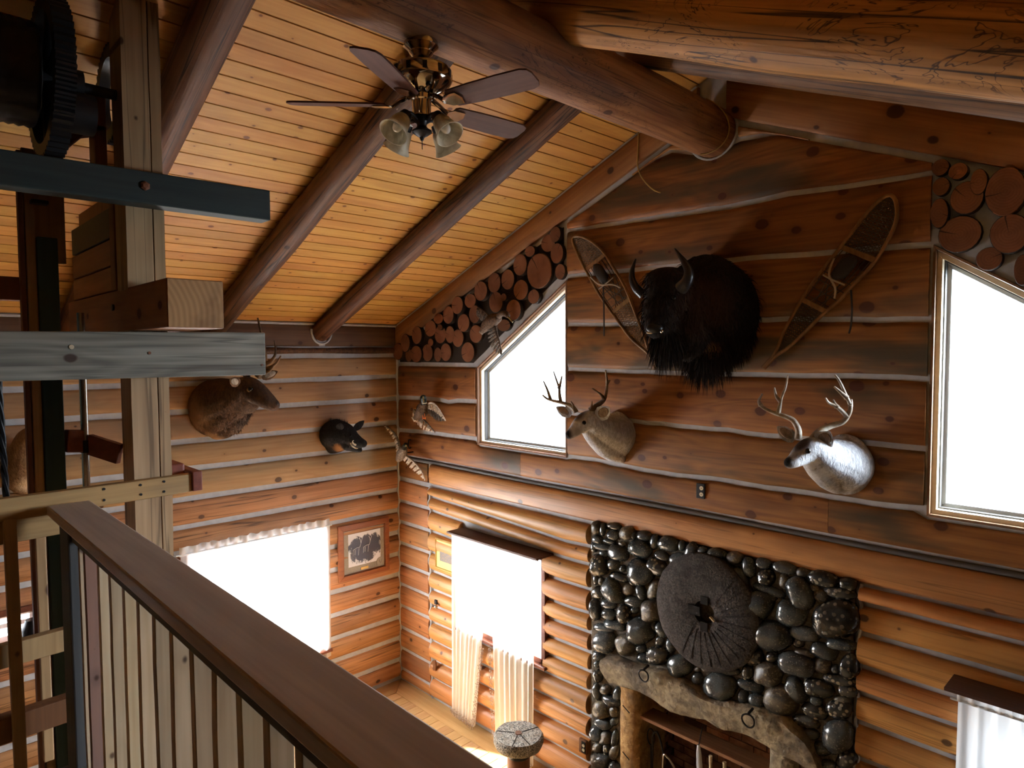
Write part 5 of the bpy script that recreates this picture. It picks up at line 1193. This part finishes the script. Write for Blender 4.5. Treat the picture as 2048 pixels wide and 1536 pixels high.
deer(f2, 'pale mule deer head right, facing left with wide forked antlers', ((775, 820), .165, .2),
     [(770, 830, .06, .165), (710, 800, .15, .148), (640, 780, .25, .122), (575, 745, .34, .100), (510, 725, .40, .085), (450, 755, .45, .068), (395, 795, .50, .048), (358, 815, .53, .036)],
     (435, 665, .47, .085), (335, 806, .55, .05), None, [(490, 728, .42, .072)], .4,
     [((395, 650), (268, 552), .045, .42), ((570, 690), (650, 590), .062, .37)],
     [([(420, 640, .42), (420, 575, .42), (385, 510, .43), (330, 480, .45), (250, 455, .47), (175, 420, .5), (135, 380, .52), (160, 315, .52)], [[(275, 460, .46), (287, 400, .46), (300, 340, .46), (330, 265, .47), (345, 180, .48)], [(293, 370, .46), (262, 335, .47), (248, 270, .48)], [(150, 400, .51), (135, 370, .51), (138, 345, .51)]], .02),
      ([(520, 645, .38), (570, 590, .35), (650, 550, .31), (740, 520, .28), (785, 460, .27), (796, 400, .28), (765, 330, .3), (720, 230, .32), (685, 180, .33)], [[(796, 400, .28), (802, 380, .28), (804, 355, .28)], [(770, 345, .3), (720, 300, .33), (680, 264, .35)], [(775, 480, .27), (700, 410, .33), (640, 380, .37), (618, 345, .4)], [(700, 412, .33), (682, 385, .34), (673, 358, .35)]], .021)],
     ((206, 206, 208), (150, 148, 150)), M['antler_pale'], [(510, 790, .38, .06), (570, 850, .28, .08), (640, 915, .16, .085), (700, 965, .08, .07), (745, 985, .04, .045)], [(480, 800, .45, .09, (232, 234, 238)), (580, 830, .3, .11, (226, 230, 236)), (420, 830, .5, .05, (220, 214, 206))])
# ---- bison
fb = lambda x, y, d: GP(1120+x/3.938, 400+y/3.938, d)
c = fb(1200, 900, 0); bi = thing('bison_mount', 'shaggy black bison head with curved horns on the gable wall', 'bison mount', c)
BL = []
def bb_(mb, x, y, d, ax, az, ay, tilt=0):
    p = fb(x, y, d); BL.append((p, V((ax, ay, az)))); mb.ell(p, (ax, 0, 0), (0, 0, az), (0, -ay, 0), 20, 14); return p
mb = MB()
bb_(mb, 1200, 900, .05, .36, .40, .20); bb_(mb, 1140, 800, .22, .31, .34, .22); bb_(mb, 1020, 830, .34, .22, .27, .2); bb_(mb, 860, 760, .52, .17, .21, .18); bb_(mb, 830, 640, .52, .15, .10, .15)
bb_(mb, 800, 890, .60, .135, .17, .14); bb_(mb, 765, 1000, .66, .095, .085, .09); bb_(mb, 835, 1090, .58, .085, .12, .08); bb_(mb, 1150, 1200, .25, .17, .16, .15); bb_(mb, 1420, 1040, .04, .1, .13, .07); bb_(mb, 1010, 1080, .4, .16, .18, .14); bb_(mb, 1330, 1110, .1, .15, .13, .1)
mfur = fur('bison_coat', (44, 34, 28), (24, 20, 18), [(fb(1160, 820, .5)-c, .26, (66, 46, 34)), (fb(1200, 1190, .35)-c, .07, (124, 90, 58)), (fb(735, 1005, .75)-c, .05, (70, 66, 64))], .95, 26, 1.0)
b = mb.build('head_and_shoulders', mfur, bi, origin=c, smooth=180); fuse(b, .016, 8)
mst = fur('bison_hair', (40, 31, 26), (22, 18, 16), [(fb(1160, 820, .5)-c, .3, (62, 44, 33))], .9, 20, .2)
def strands(spheres, n, lmin, lmax, w, inside=.92, down=.9, skip=None, seedv=5):
    rnd = random.Random(seedv); mb = MB(); tot = [max(.001, a.x*a.z+a.x*a.y+a.y*a.z) for p, a in spheres]; S = sum(tot); k = 0
    for (p, a), wt in zip(spheres, tot):
        for _ in range(int(n*wt/S)):
            q = V((rnd.gauss(0, 1), rnd.gauss(0, 1), rnd.gauss(0, 1))).normalized(); P = p+V((q.x*a.x, q.y*a.y, q.z*a.z))
            if P.y > -.02: continue
            if any(((P-p2).x/a2.x)**2+((P-p2).y/a2.y)**2+((P-p2).z/a2.z)**2 < inside**2 for p2, a2 in spheres if p2 is not p): continue
            if skip and skip(P): continue
            N_ = V((q.x/a.x, q.y/a.y, q.z/a.z)).normalized(); d = (N_*.75+V((0, 0, -down))+V((rnd.uniform(-.4, .4), rnd.uniform(-.4, .4), rnd.uniform(-.2, .2)))).normalized()
            L = rnd.uniform(lmin, lmax); s = d.cross(V((rnd.uniform(-1, 1), rnd.uniform(-1, 1), rnd.uniform(-1, 1))))
            if s.length < .05: continue
            s.normalize(); P0 = P-N_*.012; P1 = P0+d*L*.55+N_*.004; P2_ = P0+d*L+V((0, 0, -L*.25))
            mb.add([P0-s*w, P0+s*w, P1+s*w*.6, P1-s*w*.6, P2_], [(0, 1, 2, 3), (3, 2, 4)]); k += 1
    return mb
st = strands(BL, 11000, .035, .085, .0032, skip=lambda P: (P-fb(740, 1010, .72)).length < .07)
# longer beard and chaps
for sp in ((BL[7], 900, .09, .17), (BL[8], 1100, .08, .15), (BL[11], 500, .06, .11), (BL[9], 400, .05, .1)):
    q = strands([sp[0]], sp[1], sp[2], sp[3], .004, down=1.6, seedv=9); st.add(q.v, q.f)
hair = st.build('shaggy_hair', mst, bi, origin=c, recalc=False); hair['kind'] = 'stuff'
for path, r in (([(655, 745, .58), (610, 705, .6), (572, 640, .62), (566, 570, .63), (580, 510, .63), (597, 463, .62)], .036), ([(950, 700, .66), (1000, 640, .67), (1014, 570, .68), (985, 500, .68), (945, 440, .68), (905, 383, .67)], .046)):
    P = smoothpts([fb(*q) for q in path], 4); n = len(P); MB().tube(P, [lerp(r, .004, (i/(n-1))**1.2) for i in range(n)], 12).build('horn', M['horn'], bi, smooth=60)
MB().ball(to_cam(fb(893, 770, .55), .135), .018).build('eye', M['eye'], bi, smooth=180)
nz = fb(745, 1010, .72); MB().ell(to_cam(nz, .06), (.05, .02, 0), (0, 0, .036), (0, -.03, 0), 14, 8).build('nose', M['nosepad'], bi, smooth=180)
MB().ell(to_cam(fb(800, 1035, .7), .075), (.012, 0, 0), (0, 0, .012), (0, -.008, 0)).ell(to_cam(fb(720, 1045, .72), .06), (.035, .01, 0), (0, 0, .008), (0, -.008, 0)).build('lip', M['silver'], bi, smooth=180)
# ---- elk on the left wall
fe = lambda x, y, d: LP(340+x/3.938, 620+y/3.938, d)
c = fe(330, 770, 0); ek = thing('elk_mount', 'brown elk head on the left wall behind the grey beam', 'elk mount', c)
mb = MB(); plate_ell(mb, V((.045, c.y, c.z)), .235, .285, .09, 'l')
chain(mb, fe, [(345, 750, .06, .235), (400, 715, .18, .225), (480, 690, .32, .19), (555, 650, .44, .145), (620, 625, .52, .122), (685, 655, .60, .104), (748, 704, .67, .086), (796, 738, .71, .072), (818, 750, .73, .058)])
chain(mb, fe, [(655, 738, .5, .065), (590, 770, .40, .085), (540, 820, .32, .11), (480, 880, .22, .125), (410, 935, .12, .11), (370, 960, .06, .08)])
chain(mb, fe, [(585, 700, .45, .12), (530, 750, .35, .145), (455, 800, .24, .165), (390, 860, .12, .16)])
mek = fur('elk_coat', (98, 72, 53), (64, 48, 37), [(fe(835, 745, .74)-c, .05, (28, 28, 32)), (fe(265, 800, .1)-c, .24, (128, 98, 72)), (fe(370, 975, .1)-c, .11, (176, 140, 106)), (fe(620, 600, .5)-c, .1, (84, 66, 56))], .9, 26, .8)
b = mb.build('head_and_neck', mek, ek, origin=c, smooth=180); fuse(b, .011, 16)
ES = [(fe(540, 820, .32), V((.11, .11, .11))), (fe(480, 880, .22), V((.12, .12, .12))), (fe(590, 770, .40), V((.085, .085, .085)))]
def strands_l(sph, n, lmin, lmax, w):
    rnd = random.Random(4); mb = MB()
    for p, a in sph:
        for _ in range(n):
            q = V((rnd.gauss(0, 1), rnd.gauss(0, 1), rnd.gauss(-.5, 1))).normalized(); P = p+V((q.x*a.x, q.y*a.y, q.z*a.z))
            if P.x < .03: continue
            d = (q*.4+V((.1, rnd.uniform(-.2, .4), -1.2))).normalized(); L = rnd.uniform(lmin, lmax); s = d.cross(V((rnd.uniform(-1, 1), rnd.uniform(-1, 1), .2))).normalized()
            P0 = P-q*.02; mb.add([P0-s*w, P0+s*w, P0+d*L], [(0, 1, 2)])
    return mb
hm = strands_l(ES, 600, .03, .065, .0032).build('neck_mane', fur('elk_mane', (84, 62, 46), (56, 42, 34)), ek, origin=c, recalc=False); hm['kind'] = 'stuff'
MB().ball(to_cam(fe(634, 622, .52), .142), .024).build('eye', M['eye'], ek, smooth=180)
MB().ell(to_cam(fe(634, 628, .52), .13), (0, .036, 0), (0, 0, .024), (.02, 0, 0), 14, 8).build('eyelid', M['duck_lid'], ek, smooth=180)
MB().ell(to_cam(fe(822, 742, .73), .03), (.03, .02, 0), (0, .02, .01), (0, 0, .026), 12, 8).build('nose', M['nosepad'], ek, smooth=180)
mlin = fur('elk_ear_lining', (206, 196, 182), (160, 146, 128))
ear(fe, (545, 585), (470, 540), .05, .62, mek, ek, mlin); ear(fe, (725, 535), (848, 482), .045, .55, mek, ek, mlin)
for main, tines in (([(690, 530, .52), (735, 455, .55), (748, 380, .5), (742, 290, .42), (720, 190, .36), (690, 62, .34)], [[(740, 430, .53), (790, 405, .58), (826, 360, .6), (832, 300, .6), (820, 240, .6)], [(735, 470, .55), (790, 452, .6), (842, 415, .64), (873, 360, .66)], [(725, 495, .54), (780, 482, .6), (817, 440, .63)]]),
                    ([(610, 530, .48), (570, 450, .42), (560, 350, .36), (590, 250, .32), (640, 200, .3)], [[(590, 480, .45), (660, 470, .55), (700, 430, .6)], [(575, 430, .42), (640, 400, .5), (690, 350, .55)]])):
    am = MB(); antler_tube(am, fe, main, .032, .008)
    for t in tines: antler_tube(am, fe, t, .024, .006)
    am.build('antler', M['antler_dark'], ek, smooth=60)
# ---- boar
c = fe(1285, 1000, 0); bo = thing('boar_mount', 'small black wild boar head with white tusks on the left wall', 'boar mount', c)
mb = MB(); plate_ell(mb, V((.03, c.y, c.z)), .09, .175, .06, 'l')
mb.ball(fe(1310, 925, .1), .095); mb.ball(fe(1275, 1090, .04), .06); chain(mb, fe, [(1290, 1060, .05, .1), (1330, 1050, .14, .1), (1390, 1040, .24, .08)])
chain(mb, fe, [(1290, 985, .05, .165), (1330, 975, .14, .155), (1385, 985, .23, .125), (1440, 1020, .32, .088), (1490, 1042, .40, .060), (1520, 1052, .45, .046)])
chain(mb, fe, [(1400, 1060, .27, .07), (1450, 1088, .34, .042), (1495, 1102, .40, .028)])
mbo = fur('boar_coat', (50, 47, 48), (26, 24, 26), [(fe(1330, 1085, .2)-c, .075, (150, 104, 62)), (fe(1430, 1060, .36)-c, .05, (58, 52, 52))], .85, 30, .9)
b = mb.build('head_and_neck', mbo, bo, origin=c, smooth=180); fuse(b, .008, 6)
ear(fe, (1450, 945), (1530, 870), .04, .24, mbo, bo); ear(fe, (1335, 940), (1345, 890), .045, .3, mbo, bo)
for pth in ([(1425, 1050, .40), (1437, 1072, .43), (1462, 1088, .45), (1480, 1090, .455)], [(1462, 1062, .42), (1445, 1052, .43), (1438, 1035, .44), (1448, 1026, .44)]):
    P = smoothpts([fe(*q) for q in pth], 4); n = len(P); MB().tube(P, [lerp(.011, .003, i/(n-1)) for i in range(n)], 8).build('tusk', M['bone'], bo, smooth=60)
MB().ball(to_cam(fe(1425, 990, .30), .09), .012).build('eye', M['eye'], bo, smooth=180)
rnd = random.Random(3); mn = MB()
for i in range(420):
    t = rnd.random(); p = fe(lerp(1255, 1400, t), lerp(885, 905, t)+rnd.uniform(-6, 40), lerp(.05, .22, t)+rnd.uniform(-.05, .05)); d = V((rnd.uniform(-.2, .3), rnd.uniform(-.5, .2), 1)).normalized(); s = d.cross(V((1, rnd.uniform(-1, 1), 0))).normalized()*.003
    mn.add([p-s, p+s, p+d*rnd.uniform(.03, .075)], [(0, 1, 2)])
hm = mn.build('bristle_mane', mbo, bo, origin=c, recalc=False); hm['kind'] = 'stuff'
# ---- second mount at the far left, behind the hoist
fl2 = lambda x, y, d: LP(x, y, d)
c = fl2(48, 935, 0); mm = thing('doe_mount', 'tan animal head mount half hidden behind the hoist uprights', 'deer mount', c)
mb = MB(); plate_ell(mb, V((.04, c.y, c.z)), .16, .22, .08, 'l'); chain(mb, fl2, [(50, 935, .06, .15), (52, 905, .2, .12), (56, 880, .32, .09), (62, 870, .42, .06), (66, 876, .5, .04)])
mdo = fur('doe_coat', (150, 118, 84), (112, 84, 58), [(fl2(60, 960, .1)-c, .12, (214, 190, 158))])
b = mb.build('head_and_neck', mdo, mm, origin=c, smooth=180); fuse(b, .011, 6); ear(fl2, (56, 882), (51, 862), .04, .34, mdo, mm, mlin)
# ---- ducks
M['duck_brown'] = speck('duck_brown', (104, 78, 56), (66, 48, 36), 60, .35, .65, .8, .4); M['duck_head'] = plain('duck_head_green', (22, 34, 28), .4); M['duck_grey'] = speck('duck_grey', (150, 138, 124), (108, 96, 84), 50, .35, .65, .8, .3)
M['feather_pale'] = speck('feather_pale', (226, 214, 198), (186, 168, 146), 50, .4, .6, .8, .2); M['feather_dark'] = speck('feather_dark', (112, 100, 90), (78, 68, 60), 50, .4, .6, .8, .2); M['duck_orange'] = plain('duck_foot_orange', (222, 112, 40), .5); M['bill'] = plain('duck_bill', (150, 128, 70), .5)
def wing(f, arm, trail, n, d, mat, par, w=.013, mat2=None, cov=.45):
    """arm: leading edge polyline, trail: trailing edge polyline (crop pixels)"""
    mb = MB(); cv = MB()
    A = smoothpts([f(x, y, d) for x, y in arm], 6); T = smoothpts([f(x, y, d) for x, y in trail], 6)
    for i in range(n):
        t = i/(n-1); a = A[int(t*(len(A)-1))]; b = T[int(t*(len(T)-1))]; ax = (b-a)/2; nn = (CAM-a).normalized(); sd = ax.cross(nn).normalized()
        mb.ell((a+b)/2+nn*(.0015*i/n), ax*1.03, sd*w, nn*.0025, 10, 6)
        if cov: cv.ell(a.lerp(b, cov*.5)+nn*.006, ax*cov, sd*w*1.1, nn*.005, 10, 6)
    cv.tube(A, [.014*(1-.7*i/(len(A)-1)) for i in range(len(A))], 8)
    o = mb.build('wing', mat, par, smooth=180); cv.build('wing_coverts', mat2 or mat, o, smooth=180); return o
def duck(label, f, body, head, bill, hm_, bm_, tail, tm, d):
    c = f(*body[0][:2], d); o = thing('flying_duck', label, 'duck', c, 'mounted ducks in flight')
    mb = MB(); chain(mb, f, body); b = mb.build('body', bm_, o, smooth=180); fuse(b, .006, 4)
    hh = MB(); chain(hh, f, head); h_ = hh.build('head', hm_, o, smooth=180); fuse(h_, .005, 3)
    P = [f(*q) for q in bill]; MB().tube(P, [.012, .008, .009][:len(P)], 8, flat=.6).build('bill', M['bill'], o, smooth=60)
    tt = MB()
    for i in range(5):
        a = f(*tail[0]); e = f(tail[1][0]+(i-2)*tail[2][0], tail[1][1]+(i-2)*tail[2][1], tail[1][2]); ax = (e-a)/2; nn = (CAM-a).normalized(); tt.ell((a+e)/2, ax, ax.cross(nn).normalized()*.012, nn*.003, 8, 5)
    tt.build('tail', tm, o, smooth=180)
    q = f(*body[1][:3]); MB().tube([q, V((q.x, .0, q.z))], .006, 6).build('wall_peg', M['black_iron'], o); return o
g1 = lambda x, y, d: GP(940+x/8.533, 540+y/8.533, d)
o = duck('dark duck flying across the cordwood at the sloping window edge', g1, [(215, 1040, .14, .028), (290, 940, .16, .058), (380, 860, .17, .068), (460, 820, .18, .05)], [(460, 815, .18, .034), (530, 755, .2, .026), (600, 745, .22, .03), (640, 775, .23, .026)], [(655, 800, .24), (690, 845, .24), (728, 890, .245)], M['duck_brown'], M['duck_brown'], [(220, 1040, .14), (175, 1085, .13), (14, 12)], M['duck_grey'], .15)
wing(g1, [(440, 960), (455, 1080), (500, 1220), (535, 1370)], [(300, 1020), (310, 1200), (390, 1380), (525, 1445)], 11, .17, M['feather_dark'], o, .012, M['duck_brown']); wing(g1, [(330, 800), (230, 700), (140, 640)], [(280, 900), (180, 860), (120, 780)], 8, .12, M['feather_dark'], o, .014, M['duck_brown'])
g2 = lambda x, y, d: GP(760+x/7.315, 770+y/7.315, d)
o = duck('mallard flying upright with orange feet left of the window', g2, [(640, 290, .2, .055), (630, 350, .18, .078), (590, 420, .16, .06), (530, 480, .13, .035)], [(640, 262, .22, .032), (635, 225, .23, .036), (632, 190, .24, .036)], [(632, 175, .26), (636, 215, .285), (640, 235, .29)], M['duck_head'], M['duck_brown'], [(530, 480, .13), (475, 510, .11), (10, 16)], M['feather_pale'], .16)
MB().lathe([(.030, -.005), (.037, 0), (.030, .005)], 20, g2(641, 262, .22)).build('neck_ring', M['feather_pale'], o, smooth=60)
for x in (625, 655): MB().tube([g2(x-5, 420, .2), g2(x, 455, .21), g2(x+5, 490, .22)], [.01, .008, .018], 8, flat=.4).build('foot', M['duck_orange'], o, smooth=60)
wing(g2, [(695, 285), (760, 258), (850, 340), (955, 510)], [(715, 420), (790, 500), (870, 535), (945, 530)], 12, .17, M['feather_dark'], o, .012, M['feather_pale'], .5); wing(g2, [(500, 360), (560, 440), (690, 560), (805, 690)], [(485, 470), (560, 590), (650, 670), (790, 690)], 12, .15, M['feather_pale'], o, .012, M['duck_grey'], .5)
o = duck('brown duck flying with spread pale wings in the corner', g2, [(345, 945, .2, .045), (320, 1000, .18, .062), (290, 1060, .16, .05), (262, 1095, .14, .025)], [(350, 930, .21, .028), (360, 900, .22, .030), (372, 880, .23, .028)], [(380, 885, .25), (390, 890, .265)], M['duck_head'], M['duck_grey'], [(262, 1095, .14), (240, 1110, .12), (8, 8)], M['feather_dark'], .16)
wing(g2, [(300, 930), (265, 800), (190, 680), (70, 585)], [(235, 980), (220, 860), (150, 720), (80, 620)], 13, .2, M['feather_pale'], o, .011, M['duck_grey'], .4); wing(g2, [(380, 1040), (500, 1130), (600, 1250), (660, 1385)], [(345, 1110), (430, 1210), (530, 1290), (645, 1390)], 13, .15, M['feather_pale'], o, .011, M['feather_pale'], .45)
